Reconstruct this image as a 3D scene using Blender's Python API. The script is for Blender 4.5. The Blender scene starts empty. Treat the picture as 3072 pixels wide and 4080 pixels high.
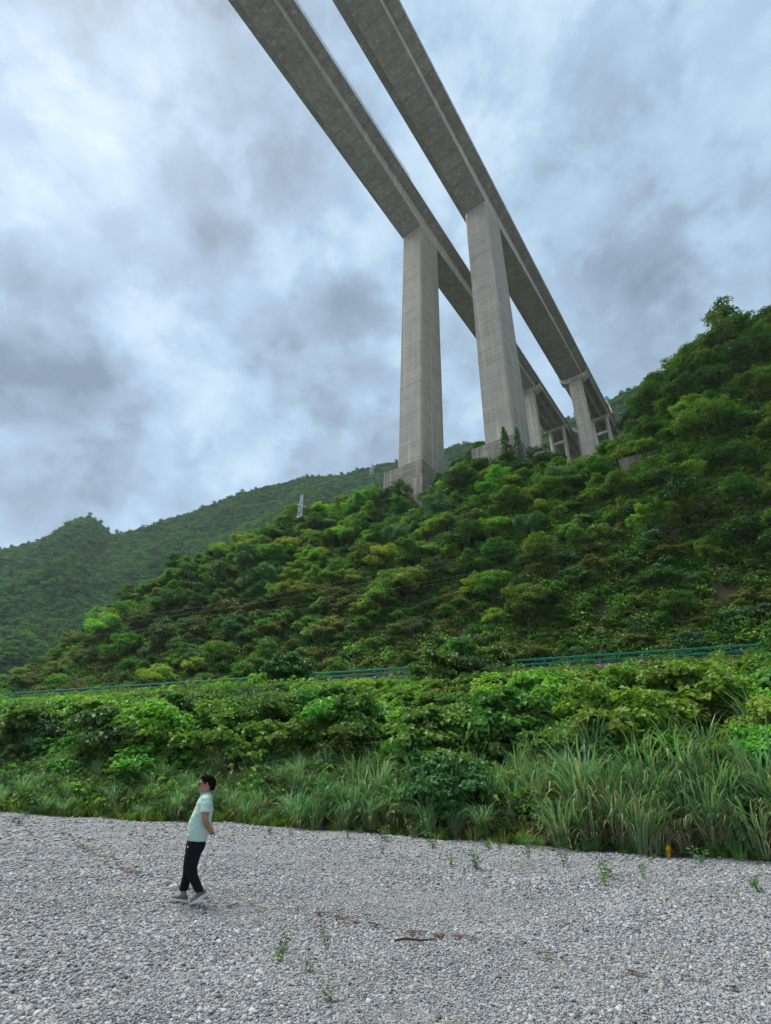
import bpy, math, random
import numpy as np
from mathutils import Vector, Matrix

sc = bpy.context.scene
COL = sc.collection
R_ = math.radians
PI = math.pi

# ------------------------------------------------------------------ camera
EYE = 1.70
PITCH, ROLL, FPIX = R_(29.46), R_(2.10), 1933.1          # focal length in pixels of the 3072x4080 frame
cam = bpy.data.cameras.new("camera")
cam.sensor_fit = 'VERTICAL'; cam.sensor_height = 36.0; cam.lens = 36.0 * FPIX / 4080.0
cam.clip_start = 0.05; cam.clip_end = 6000
camo = bpy.data.objects.new("camera", cam); COL.objects.link(camo)
FW = np.array([0, math.cos(PITCH), math.sin(PITCH)]); U0 = np.array([0, -math.sin(PITCH), math.cos(PITCH)]); R0 = np.array([1.0, 0, 0])
RT = math.cos(ROLL) * R0 + math.sin(ROLL) * U0; UP = -math.sin(ROLL) * R0 + math.cos(ROLL) * U0
m = Matrix.Identity(4)
for i in range(3):
    m[i][0], m[i][1], m[i][2] = RT[i], UP[i], -FW[i]
m[2][3] = EYE
camo.matrix_world = m
sc.camera = camo

# ------------------------------------------------------------------ sky, sun, exposure
SUN_EL, SUN_AZ = R_(62), R_(-60)       # high, behind thin cloud to the left of the view (azimuth from +Y towards +X)
def dir_of(az, el):
    a, e = R_(az), R_(el)
    return (math.sin(a) * math.cos(e), math.cos(a) * math.cos(e), math.sin(e))

def build_world():
    w = bpy.data.worlds.new("World"); sc.world = w; w.use_nodes = True
    nt = w.node_tree; nt.nodes.clear(); N = nt.nodes.new; L = nt.links.new
    w.cycles.sampling_method = 'MANUAL'; w.cycles.sample_map_resolution = 256
    out = N("ShaderNodeOutputWorld")
    sky = N("ShaderNodeTexSky"); sky.sky_type = 'NISHITA'; sky.sun_disc = False
    sky.sun_elevation = SUN_EL; sky.sun_rotation = SUN_AZ
    tc = N("ShaderNodeTexCoord")
    def math_(op, a, b=None, c=None):
        n = N("ShaderNodeMath"); n.operation = op
        for i, x in enumerate((a, b, c)):
            if x is None: continue
            if isinstance(x, (int, float)): n.inputs[i].default_value = x
            else: L(x, n.inputs[i])
        return n.outputs[0]
    sep = N("ShaderNodeSeparateXYZ"); L(tc.outputs["Generated"], sep.inputs[0])
    zc = math_('MAXIMUM', sep.outputs[2], 0.0)
    zz = math_('ADD', zc, 0.22)
    cmb = N("ShaderNodeCombineXYZ")
    zs = math_('POWER', zz, 0.55)
    L(math_('DIVIDE', sep.outputs[0], zs), cmb.inputs[0]); L(math_('DIVIDE', sep.outputs[1], zs), cmb.inputs[1]); L(math_('MULTIPLY', sep.outputs[2], 1.3), cmb.inputs[2])
    def noise(scale, detail, rough, off, dist=0.0, lac=2.1, vec=None):
        mp = N("ShaderNodeMapping"); L(vec or cmb.outputs[0], mp.inputs[0]); mp.inputs['Location'].default_value = off
        n = N("ShaderNodeTexNoise"); L(mp.outputs[0], n.inputs['Vector'])
        n.inputs['Scale'].default_value = scale; n.inputs['Detail'].default_value = detail
        n.inputs['Roughness'].default_value = rough; n.inputs['Distortion'].default_value = dist; n.inputs['Lacunarity'].default_value = lac
        return n.outputs['Fac']
    big = noise(1.5, 2, 0.5, (3.1, 7.3, 0), 0.2)
    mid = noise(3.6, 6, 0.54, (1.7, 2.2, 0), 0.15)
    fine = noise(9.0, 5, 0.62, (5.7, 0.2, 0), 0.25, vec=tc.outputs['Generated'])
    t = math_('ADD', math_('MULTIPLY', math_('SUBTRACT', big, 0.5), 0.9), math_('MULTIPLY', math_('SUBTRACT', mid, 0.5), 1.35))
    t = math_('ADD', t, math_('MULTIPLY', math_('SUBTRACT', fine, 0.5), 0.75))
    puff = noise(5.2, 7, 0.58, (2.4, 8.1, 3.0), 0.15, vec=tc.outputs['Generated'])      # billows with firmer edges
    mr = N("ShaderNodeMapRange"); mr.interpolation_type = 'SMOOTHSTEP'; L(puff, mr.inputs[0]); mr.inputs[1].default_value = 0.43; mr.inputs[2].default_value = 0.57
    t = math_('ADD', t, math_('MULTIPLY', math_('SUBTRACT', mr.outputs[0], 0.5), 0.24))
    # the larger cloud masses and the thinner gaps between them
    wob = N("ShaderNodeTexNoise"); L(tc.outputs["Generated"], wob.inputs['Vector']); wob.inputs['Scale'].default_value = 5.0; wob.inputs['Detail'].default_value = 5
    wv = N("ShaderNodeVectorMath"); wv.operation = 'MULTIPLY_ADD'
    L(wob.outputs['Color'], wv.inputs[0]); wv.inputs[1].default_value = (0.34, 0.34, 0.34)
    off = N("ShaderNodeVectorMath"); off.operation = 'ADD'; L(tc.outputs["Generated"], off.inputs[0]); off.inputs[1].default_value = (-0.17, -0.17, -0.17)
    L(off.outputs[0], wv.inputs[2])
    for (az, el, size, amt) in CLOUDS:
        d = N("ShaderNodeVectorMath"); d.operation = 'DISTANCE'; L(wv.outputs[0], d.inputs[0]); d.inputs[1].default_value = dir_of(az, el)
        g = math_('MULTIPLY', d.outputs['Value'], 1.0 / size)
        g = math_('EXPONENT', math_('MULTIPLY', math_('POWER', g, 3.0), -1.0))
        t = math_('ADD', t, math_('MULTIPLY', g, amt))
    t = math_('ADD', math_('MULTIPLY', t, 0.72), 0.47)
    ramp = N("ShaderNodeValToRGB"); L(t, ramp.inputs[0])
    cr = ramp.color_ramp; cr.interpolation = 'LINEAR'
    cr.elements[0].position = 0.0; cr.elements[0].color = (0.16, 0.222, 0.295, 1)
    cr.elements[1].position = 1.0; cr.elements[1].color = (0.80, 0.90, 0.96, 1)
    for pos, c in ((0.22, (0.25, 0.335, 0.43, 1)), (0.5, (0.37, 0.515, 0.665, 1)), (0.75, (0.54, 0.685, 0.80, 1))):
        e = cr.elements.new(pos); e.color = c
    bgc = N("ShaderNodeBackground"); L(ramp.outputs[0], bgc.inputs[0]); bgc.inputs[1].default_value = 0.325
    bgs = N("ShaderNodeBackground"); L(sky.outputs[0], bgs.inputs[0]); bgs.inputs[1].default_value = 0.04
    mx = N("ShaderNodeMixShader"); mx.inputs[0].default_value = 0.90
    L(bgs.outputs[0], mx.inputs[1]); L(bgc.outputs[0], mx.inputs[2]); L(mx.outputs[0], out.inputs[0])
# azimuth, elevation, angular size, brightness change
CLOUDS = [(-37, 35.5, 0.15, -0.34), (-47, 36, 0.13, -0.24), (-11.5, 45.5, 0.15, -0.42), (-4, 42, 0.10, -0.16), (-25, 32, 0.07, -0.22), (-31, 50, 0.09, -0.20), (-40, 25, 0.14, -0.16),
          (-27.5, 42, 0.09, 0.12), (-30, 34, 0.05, 0.24), (-14.5, 38, 0.055, 0.26), (-26, 30.5, 0.035, 0.22), (-52, 43, 0.12, 0.20), (-62, 57, 0.30, 0.16),
          (-33, 62, 0.22, -0.06), (10, 70, 0.35, -0.06), (36, 57, 0.28, 0.10), (45, 43, 0.12, -0.14)]
build_world()
sun = bpy.data.lights.new("sun", 'SUN'); sun.energy = 1.5; sun.angle = R_(40); sun.color = (1.0, 0.96, 0.90)
suno = bpy.data.objects.new("sun", sun); COL.objects.link(suno)
suno.rotation_euler = Vector(dir_of(math.degrees(SUN_AZ), math.degrees(SUN_EL))).to_track_quat('Z', 'Y').to_euler()
vs = sc.view_settings
vs.view_transform = 'Standard'; vs.look = 'None'; vs.exposure = 1.98; vs.gamma = 1.0; vs.use_curve_mapping = False
sc.cycles.max_bounces = 6; sc.cycles.diffuse_bounces = 3; sc.cycles.glossy_bounces = 2; sc.cycles.transmission_bounces = 3
sc.cycles.volume_bounces = 1; sc.cycles.transparent_max_bounces = 4
sc.cycles.caustics_reflective = False; sc.cycles.caustics_refractive = False
sc.cycles.use_denoising = True; sc.cycles.use_adaptive_sampling = True; sc.cycles.adaptive_threshold = 0.02

# ------------------------------------------------------------------ helpers
def tag(o, label=None, cat=None, group=None, kind=None):
    if label: o["label"] = label
    if cat: o["category"] = cat
    if group: o["group"] = group
    if kind: o["kind"] = kind
    return o
def link(o, parent=None):
    COL.objects.link(o)
    if parent is not None: o.parent = parent
    return o
def empty(name, loc=(0, 0, 0), rz=0.0):
    o = bpy.data.objects.new(name, None); o.location = loc; o.rotation_euler = (0, 0, rz); o.empty_display_size = 0.2
    return link(o)
def obj(name, mesh, parent=None, loc=None, rot=None, scale=None):
    o = bpy.data.objects.new(name, mesh)
    if loc is not None: o.location = loc
    if rot is not None: o.rotation_euler = rot
    if scale is not None: o.scale = scale
    return link(o, parent)
def np_mesh(name, V, F, mats, midx=None, smooth=False):
    """V (n,3); F: (m,k) array or list of faces"""
    me = bpy.data.meshes.new(name)
    V = np.asarray(V, dtype=np.float32)
    if isinstance(F, np.ndarray):
        m_, k = F.shape
        me.vertices.add(len(V)); me.vertices.foreach_set("co", V.ravel())
        me.loops.add(m_ * k); me.loops.foreach_set("vertex_index", F.astype(np.int32).ravel())
        me.polygons.add(m_); me.polygons.foreach_set("loop_start", np.arange(0, m_ * k, k, dtype=np.int32))
        try: me.polygons.foreach_set("loop_total", np.full(m_, k, dtype=np.int32))
        except Exception: pass
    else:
        me.from_pydata([tuple(v) for v in V], [], [tuple(f) for f in F])
    for mt in (mats if isinstance(mats, (list, tuple)) else [mats]): me.materials.append(mt)
    if midx is not None: me.polygons.foreach_set("material_index", np.asarray(midx, dtype=np.int32))
    me.polygons.foreach_set("use_smooth", np.full(len(me.polygons), smooth, dtype=bool))
    me.update(calc_edges=True); me.validate()
    return me
class MB:
    def __init__(self): self.v, self.f, self.m = [], [], []
    def add(self, V, F, mi=0):
        b = len(self.v); self.v += [tuple(x) for x in V]; self.f += [tuple(b + i for i in f) for f in F]; self.m += [mi] * len(F)
        return self
    def box(self, c, s, mi=0, ax=None):
        cx = np.array(c, float); h = np.array(s, float) / 2
        A = np.eye(3) if ax is None else np.array(ax, float)
        V = [cx + A[0] * (h[0] * i) + A[1] * (h[1] * j) + A[2] * (h[2] * k) for i in (-1, 1) for j in (-1, 1) for k in (-1, 1)]
        return self.add(V, [(0, 1, 3, 2), (4, 6, 7, 5), (0, 4, 5, 1), (2, 3, 7, 6), (0, 2, 6, 4), (1, 5, 7, 3)], mi)
    def tube(self, pts, radii, sides=8, mi=0, cap=True):
        pts = [np.array(p_, float) for p_ in pts]; n = len(pts)
        if isinstance(radii, (int, float)): radii = [radii] * n
        V, F = [], []; ref = None
        for i, p_ in enumerate(pts):
            t = pts[min(i + 1, n - 1)] - pts[max(i - 1, 0)]; t = t / (np.linalg.norm(t) + 1e-9)
            if ref is None: ref = np.array([1, 0, 0]) if abs(t[0]) < 0.8 else np.array([0, 1, 0])
            a = np.cross(t, ref); a /= np.linalg.norm(a) + 1e-9; b = np.cross(t, a); ref = -np.cross(t, a) if False else ref
            r = radii[i]; rx, ry = (r if isinstance(r, (tuple, list)) else (r, r))
            for k in range(sides):
                g = 2 * PI * k / sides; V.append(p_ + a * (rx * math.cos(g)) + b * (ry * math.sin(g)))
        for i in range(n - 1):
            for k in range(sides):
                F.append((i * sides + k, i * sides + (k + 1) % sides, (i + 1) * sides + (k + 1) % sides, (i + 1) * sides + k))
        if cap: F += [tuple(range(sides))[::-1], tuple((n - 1) * sides + k for k in range(sides))]
        return self.add(V, F, mi)
    def prism(self, A, B, mi=0):
        """closed solid between two matching polygons"""
        n = len(A); V = list(A) + list(B)
        F = [(i, (i + 1) % n, n + (i + 1) % n, n + i) for i in range(n)] + [tuple(range(n))[::-1], tuple(range(n, 2 * n))]
        return self.add(V, F, mi)
    def mesh(self, name, mats, smooth=False):
        me = np_mesh(name, np.array(self.v, float), self.f, mats, self.m, smooth)
        import bmesh
        bm = bmesh.new(); bm.from_mesh(me); bmesh.ops.recalc_face_normals(bm, faces=bm.faces); bm.to_mesh(me); bm.free()
        return me
    def build(self, name, mats, parent=None, smooth=False, **k):
        return obj(name, self.mesh(name, mats, smooth), parent, **k)

# ------------------------------------------------------------------ materials
def new_mat(name):
    mt = bpy.data.materials.new(name); mt.use_nodes = True; nt = mt.node_tree; nt.nodes.clear()
    out = nt.nodes.new("ShaderNodeOutputMaterial"); return mt, nt, out
class G:
    def __init__(s, nt): s.nt = nt
    def n(s, t, **k):
        x = s.nt.nodes.new(t)
        for a, b in k.items(): setattr(x, a, b)
        return x
    def l(s, a, b): s.nt.links.new(a, b)
    def set(s, sock, v):
        if hasattr(v, 'node'): s.l(v, sock)
        else: sock.default_value = v
    def math(s, op, a, b=0.0, clamp=False):
        x = s.n("ShaderNodeMath", operation=op, use_clamp=clamp); s.set(x.inputs[0], a); s.set(x.inputs[1], b); return x.outputs[0]
    def noise(s, vec, scale, detail=4, rough=0.55, dist=0.0):
        x = s.n("ShaderNodeTexNoise")
        if vec is not None: s.l(vec, x.inputs['Vector'])
        x.inputs['Scale'].default_value = scale; x.inputs['Detail'].default_value = detail; x.inputs['Roughness'].default_value = rough; x.inputs['Distortion'].default_value = dist
        return x.outputs['Fac']
    def map(s, vec, scale=(1, 1, 1), loc=(0, 0, 0), rot=(0, 0, 0)):
        x = s.n("ShaderNodeMapping"); s.l(vec, x.inputs[0]); x.inputs['Scale'].default_value = scale; x.inputs['Location'].default_value = loc; x.inputs['Rotation'].default_value = rot
        return x.outputs[0]
    def mix(s, fac, a, b, mode='MIX'):
        x = s.n("ShaderNodeMix", data_type='RGBA', blend_type=mode); s.set(x.inputs[0], fac); s.set(x.inputs[6], a); s.set(x.inputs[7], b); return x.outputs[2]
    def ramp(s, fac, stops, interp='LINEAR'):
        x = s.n("ShaderNodeValToRGB"); s.l(fac, x.inputs[0]); cr = x.color_ramp; cr.interpolation = interp
        while len(cr.elements) < len(stops): cr.elements.new(0.5)
        for e, (p_, c) in zip(cr.elements, stops):
            e.position = p_; e.color = c if len(c) == 4 else (*c, 1)
        return x.outputs[0]
    def bump(s, h, strength=0.3, dist=0.05):
        x = s.n("ShaderNodeBump"); x.inputs['Strength'].default_value = strength; x.inputs['Distance'].default_value = dist; s.l(h, x.inputs['Height']); return x.outputs[0]
    def bsdf(s, col, rough=0.8, spec=0.3, normal=None, metal=0.0):
        x = s.n("ShaderNodeBsdfPrincipled"); s.set(x.inputs['Base Color'], col); s.set(x.inputs['Roughness'], rough)
        x.inputs['Specular IOR Level'].default_value = spec; x.inputs['Metallic'].default_value = metal
        if normal is not None: s.l(normal, x.inputs['Normal'])
        return x.outputs[0]
def c4(c): return (c[0], c[1], c[2], 1)

def mat_plain(name, col, rough=0.7, spec=0.3, var=0.25, scale=6.0, metal=0.0, bump=0.0):
    mt, nt, out = new_mat(name); g = G(nt)
    tc = g.n("ShaderNodeTexCoord").outputs['Object']
    nz = g.noise(tc, scale, 5)
    c = g.mix(nz, c4([x * (1 - var) for x in col]), c4([min(1, x * (1 + var)) for x in col]))
    nrm = g.bump(nz, bump, 0.02) if bump else None
    g.l(g.bsdf(c, rough, spec, nrm, metal), out.inputs[0]); return mt

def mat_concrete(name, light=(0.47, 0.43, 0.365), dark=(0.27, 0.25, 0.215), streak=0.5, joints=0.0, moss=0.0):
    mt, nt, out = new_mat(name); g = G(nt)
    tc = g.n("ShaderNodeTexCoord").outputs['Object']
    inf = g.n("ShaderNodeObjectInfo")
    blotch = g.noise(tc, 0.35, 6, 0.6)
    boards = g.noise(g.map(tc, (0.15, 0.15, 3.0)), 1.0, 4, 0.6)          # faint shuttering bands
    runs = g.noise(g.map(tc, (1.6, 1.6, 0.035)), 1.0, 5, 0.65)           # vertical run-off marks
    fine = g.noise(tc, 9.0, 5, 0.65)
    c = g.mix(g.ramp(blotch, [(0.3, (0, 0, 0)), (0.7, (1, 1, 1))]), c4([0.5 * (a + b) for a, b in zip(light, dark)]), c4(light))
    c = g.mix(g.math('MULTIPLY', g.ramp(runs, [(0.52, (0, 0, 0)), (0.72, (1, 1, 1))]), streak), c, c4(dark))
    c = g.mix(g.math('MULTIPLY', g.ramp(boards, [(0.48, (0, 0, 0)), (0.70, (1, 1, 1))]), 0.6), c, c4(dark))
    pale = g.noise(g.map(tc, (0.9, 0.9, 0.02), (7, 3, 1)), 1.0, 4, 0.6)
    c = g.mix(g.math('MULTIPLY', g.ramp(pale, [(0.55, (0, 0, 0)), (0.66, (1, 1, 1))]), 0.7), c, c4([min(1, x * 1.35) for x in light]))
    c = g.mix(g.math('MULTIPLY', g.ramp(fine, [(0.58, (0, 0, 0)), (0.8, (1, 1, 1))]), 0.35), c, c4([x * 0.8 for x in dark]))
    if moss:
        c = g.mix(g.math('MULTIPLY', g.ramp(g.noise(tc, 0.8, 6, 0.7), [(0.4, (0, 0, 0)), (0.62, (1, 1, 1))]), moss), c, c4((0.115, 0.115, 0.105)))
    if joints:   # damp stains along the construction joints
        sp = g.n("ShaderNodeSeparateXYZ"); g.l(tc, sp.inputs[0])
        s_ = g.math('ADD', g.math('MULTIPLY', sp.outputs[0], 0.61415), g.math('MULTIPLY', sp.outputs[1], 0.78919))
        d_ = g.math('ABSOLUTE', g.math('SUBTRACT', g.math('FRACT', g.math('ADD', g.math('MULTIPLY', s_, 0.25), 0.5)), 0.5))
        jn = g.math('MULTIPLY', g.math('SUBTRACT', 1.0, g.math('DIVIDE', d_, 0.045), True), g.ramp(g.noise(tc, 0.7, 4, 0.6), [(0.38, (0.1, 0.1, 0.1)), (0.6, (1, 1, 1))]))
        c = g.mix(g.math('MULTIPLY', jn, joints), c, c4((0.07, 0.07, 0.065)))
    v = g.math('ADD', g.math('MULTIPLY', inf.outputs['Random'], 0.10), 0.95)
    hs = g.n("ShaderNodeHueSaturation"); g.l(v, hs.inputs['Value']); g.l(c, hs.inputs['Color'])
    g.l(g.bsdf(hs.outputs[0], 0.88, 0.2, g.bump(fine, 0.25, 0.03)), out.inputs[0]); return mt

LEAF_GAIN = 1.42
def mat_leaf(name, a, b, trans=0.28, var=0.35, hue=0.03, dry=None, rough=0.5, spec=0.25):
    """a, b: the two leaf greens; every leaf and every plant differs a little"""
    mt, nt, out = new_mat(name); g = G(nt)
    geo = g.n("ShaderNodeNewGeometry"); inf = g.n("ShaderNodeObjectInfo")
    a, b = [[min(.9, q * LEAF_GAIN) for q in k] for k in (a, b)]
    c = g.mix(geo.outputs['Random Per Island'], c4(a), c4(b))
    if dry is not None:
        c = g.mix(g.ramp(geo.outputs['Random Per Island'], [(0.92, (0, 0, 0)), (0.95, (1, 1, 1))]), c, c4(dry))
    hs = g.n("ShaderNodeHueSaturation"); g.l(c, hs.inputs['Color'])
    g.l(g.math('ADD', g.math('MULTIPLY', g.math('SUBTRACT', inf.outputs['Random'], 0.5), 2 * hue), 0.5), hs.inputs['Hue'])
    r2 = g.math('FRACT', g.math('MULTIPLY', inf.outputs['Random'], 17.31))
    g.l(g.math('ADD', g.math('MULTIPLY', g.math('SUBTRACT', r2, 0.5), 2 * var), 1.0), hs.inputs['Value'])
    p = g.bsdf(hs.outputs[0], rough, spec)
    tr = g.n("ShaderNodeBsdfTranslucent"); g.l(g.mix(1.0, hs.outputs[0], (1.0, 1.15, 0.55, 1), 'MULTIPLY'), tr.inputs[0])
    mx = g.n("ShaderNodeMixShader"); mx.inputs[0].default_value = trans; g.l(p, mx.inputs[1]); g.l(tr.outputs[0], mx.inputs[2])
    g.l(mx.outputs[0], out.inputs[0]); return mt

M = {}
M['concrete'] = mat_concrete('concrete')
M['soffit'] = mat_concrete('girder_concrete_shaded', (0.37, 0.37, 0.355), (0.22, 0.22, 0.21), 0.3, joints=0.6, moss=0.3)  # moss and joint stains; base also darkened, underside shade put into the colour
M['footing'] = mat_concrete('footing_concrete', (0.38, 0.34, 0.285), (0.11, 0.09, 0.075), 0.85, moss=0.35)
M['wall'] = mat_concrete('wall_concrete', (0.27, 0.235, 0.19), (0.08, 0.065, 0.05), 0.7, moss=0.7)
M['web'] = mat_concrete('web_concrete', (0.54, 0.51, 0.46), (0.36, 0.34, 0.30), 0.35)  # cleaner girder concrete, lightened: sky light on the side faces painted in
M['barrier'] = mat_plain('barrier_concrete', (0.33, 0.33, 0.31), 0.9, 0.2)
M['steel'] = mat_plain('galvanised_steel', (0.42, 0.44, 0.46), 0.45, 0.5, metal=0.6)
M['white_steel'] = mat_plain('pale_tower_steel', (0.62, 0.64, 0.66), 0.6, 0.3)
M['green_paint'] = mat_plain('green_guardrail_paint', (0.008, 0.20, 0.13), 0.6, 0.25, var=0.2, scale=3)
M['yellow_paint'] = mat_plain('yellow_reflector', (0.62, 0.40, 0.03), 0.5, 0.3, var=0.1)
M['sign_green'] = mat_plain('sign_green', (0.02, 0.30, 0.24), 0.5, 0.3, var=0.05)
M['sign_white'] = mat_plain('sign_white', (0.75, 0.75, 0.74), 0.5, 0.3, var=0.05)
M['sign_red'] = mat_plain('sign_red', (0.55, 0.03, 0.03), 0.5, 0.3, var=0.05)
M['bark'] = mat_plain('bark', (0.085, 0.066, 0.048), 0.95, 0.1, 0.45, 12, bump=0.6)
M['wire'] = mat_plain('cable_black', (0.035, 0.035, 0.04), 0.6, 0.3)
M['rock'] = mat_plain('bank_rock', (0.17, 0.14, 0.115), 0.95, 0.15, 0.5, 2.5, bump=0.8)
M['asphalt'] = mat_plain('asphalt', (0.055, 0.055, 0.056), 0.9, 0.2, 0.2, 20)
M['netting'] = mat_plain('net_fence_green', (0.22, 0.33, 0.32), 0.7, 0.2)
LEAF = {
    'mid':    mat_leaf('leaf_mid_green', (0.055, 0.128, 0.020), (0.115, 0.220, 0.036), 0.34),
    'bright': mat_leaf('leaf_bright_green', (0.090, 0.205, 0.022), (0.170, 0.310, 0.040), 0.38),
    'yellow': mat_leaf('leaf_yellow_green', (0.120, 0.185, 0.024), (0.205, 0.270, 0.046), 0.36),
    'dark':   mat_leaf('leaf_dark_green', (0.030, 0.080, 0.020), (0.066, 0.140, 0.034), 0.26),
    'blue':   mat_leaf('leaf_blue_green', (0.066, 0.130, 0.056), (0.120, 0.200, 0.088), 0.28),
    'olive':  mat_leaf('leaf_olive', (0.095, 0.120, 0.030), (0.160, 0.170, 0.052), 0.30),
    'reed':   mat_leaf('reed_blade', (0.085, 0.180, 0.075), (0.200, 0.320, 0.165), 0.32, 0.25, dry=(0.36, 0.27, 0.14), rough=0.42, spec=0.4),
    'straw':  mat_leaf('dry_reed_blade', (0.28, 0.205, 0.10), (0.40, 0.32, 0.18), 0.25, 0.2),
    'far_bright': mat_leaf('far_forest_pale', (0.056, 0.140, 0.036), (0.094, 0.190, 0.048), 0.26, 0.25, 0.03, rough=0.9, spec=0.03),
    'far_dark': mat_leaf('far_forest_deep', (0.028, 0.076, 0.034), (0.05, 0.11, 0.044), 0.2, 0.3, 0.03, rough=0.9, spec=0.03),
    'far':    mat_leaf('far_forest_leaf', (0.040, 0.112, 0.034), (0.074, 0.160, 0.046), 0.26, 0.3, 0.03, rough=0.9, spec=0.03),
}

# ------------------------------------------------------------------ the lie of the land
UX, VX = np.array([0.899, -0.438]), np.array([0.438, 0.899])     # along the bank, and away from the river
UX = UX / np.linalg.norm(UX); VX = VX / np.linalg.norm(VX)
def uv_xy(u, v): return UX[0] * u + VX[0] * v, UX[1] * u + VX[1] * v
def xy_uv(x, y): return UX[0] * x + UX[1] * y, VX[0] * x + VX[1] * y
ROAD_Z, ROAD_V0, ROAD_V1 = 10.0, 39.3, 45.0
_rs = np.random.RandomState(5)
_wav = [(_rs.uniform(0, 2 * PI), _rs.uniform(0, 2 * PI), k) for k in (0.09, 0.13, 0.21, 0.33, 0.47, 0.7) for _ in range(2)]
def wob(u, v, amp=1.0):
    s = 0
    for a, ph, k in _wav: s = s + np.sin(k * (u * np.cos(a) + v * np.sin(a)) * 1.0 + ph) * (0.09 / k)
    return amp * s * 0.35
EDGE_U = np.array([-200, -60, -40, -27.5, -19.5, -10, -2.5, 3.1, 30, 120.]); EDGE_V = np.array([10, 12, 14, 16.8, 20.4, 21.7, 21.5, 21.8, 22.5, 24.])
def edge_v(u): return np.interp(u, EDGE_U, EDGE_V)
HV = np.array([45, 48, 52, 56, 61, 66, 72, 79, 88, 98, 110, 130, 160.])
HILL = [  # bank position, heights above the road row by row
    (-160, [0, 0, 0, 0, 0, -1, -2, -3, -5, -8, -10, -12, -14]),
    (-112, [0, 0, 1, 2, 3, 3, 2, 0, -3, -6, -8, -10, -12]),
    (-98,  [0, 0.5, 3, 7, 10, 12, 11, 8, 3, -2, -6, -8, -10]),
    (-88,  [0, 1, 5, 12, 20, 25, 26, 23, 14, 8, 2, -2, -5]),
    (-73,  [0, 1.5, 6, 13, 21.5, 29, 34.5, 36.5, 32, 24, 16, 8, 0]),
    (-58,  [0, 2, 6.5, 12.5, 21, 29.5, 37, 42.5, 42, 36, 28, 18, 10]),
    (-42,  [0, 2, 7, 12.5, 20, 28, 36, 44, 48, 46, 40, 30, 20]),
    (-30,  [0, 2.5, 7.5, 13, 20.5, 28, 36.5, 45.5, 50, 50, 46, 40, 30]),
    (-18,  [0, 3, 8.5, 14, 22, 30, 39, 47, 53, 56, 56, 54, 50]),
    (-8,   [0, 3.5, 9.5, 16, 24, 31, 39, 45.5, 50, 54.5, 60, 70, 84]),
    (2,    [0, 4, 10.5, 18, 25, 31, 36, 40.5, 45.5, 51.5, 59, 73, 92]),
    (9,    [0, 4.5, 12, 20, 28, 34, 38, 41.5, 46.5, 52.5, 60, 74, 93]),
    (15,   [0, 5, 14, 23, 33, 41, 47, 52, 57, 64, 72, 86, 104]),
    (24,   [0, 5, 15, 25, 36, 45, 51.5, 57, 63, 69, 77, 90, 108]),
    (60,   [0, 5, 15, 25, 36, 46, 53, 59, 66, 73, 82, 95, 112]),
    (160,  [0, 5, 15, 25, 36, 46, 53, 59, 66, 73, 82, 95, 112]),
]
_HU = np.array([h[0] for h in HILL], float); _HH = np.array([h[1] for h in HILL], float)
def _hill(u, v):
    shp = np.broadcast(u, v).shape
    u = np.broadcast_to(u, shp).ravel(); v = np.broadcast_to(v, shp).ravel()
    ui = np.clip(np.searchsorted(_HU, u) - 1, 0, len(_HU) - 2); fu = np.clip((u - _HU[ui]) / (_HU[ui + 1] - _HU[ui]), 0, 1); fu = fu * fu * (3 - 2 * fu)
    vi = np.clip(np.searchsorted(HV, v) - 1, 0, len(HV) - 2); fv = np.clip((v - HV[vi]) / (HV[vi + 1] - HV[vi]), 0, 1)
    a = _HH[ui, vi] * (1 - fv) + _HH[ui, vi + 1] * fv; b = _HH[ui + 1, vi] * (1 - fv) + _HH[ui + 1, vi + 1] * fv
    return (a * (1 - fu) + b * fu).reshape(shp)
def land(u, v):
    u = np.asarray(u, float); v = np.asarray(v, float)
    e = edge_v(u); s = np.clip((v - e) / (38.2 - e), 0, 1)
    bank = 8.9 * (0.75 * s ** 0.85 + 0.25 * s * s * (3 - 2 * s)) + wob(u, v, 1.3) * np.sin(PI * s)
    bank = np.where(v < e, -0.5 * np.clip((e - v) / 2.0, 0, 1), bank)
    wall = 8.9 + (ROAD_Z - 8.9) * np.clip((v - 38.2) / 0.9, 0, 1)
    k = np.clip((v - 46) / 8, 0, 1)
    hill = ROAD_Z + _hill(u, v) + wob(u, v, 1.6) * k - 6.5 * np.exp(-((u + 28.3) / 3.6) ** 2 - ((v - 75.0) / 6.0) ** 2)
    z = np.where(v < 38.2, bank, np.where(v < ROAD_V0, wall, np.where(v < ROAD_V1, ROAD_Z - 0.03, hill)))
    return z
def land_xy(x, y): return land(*xy_uv(x, y))
def project(Pw):
    """image coordinates as fractions of the frame"""
    q = np.asarray(Pw, float) - np.array([0, 0, EYE]); d = q @ FW
    return 0.5 + FPIX * (q @ RT) / d / 3072.0, 0.5 - FPIX * (q @ UP) / d / 4080.0, d
def in_view(Pw, mx=0.04, my=0.04):
    x, y, d = project(Pw); return (d > 0.5) & (x > -mx) & (x < 1 + mx) & (y > -my) & (y < 1 + my)

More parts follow.
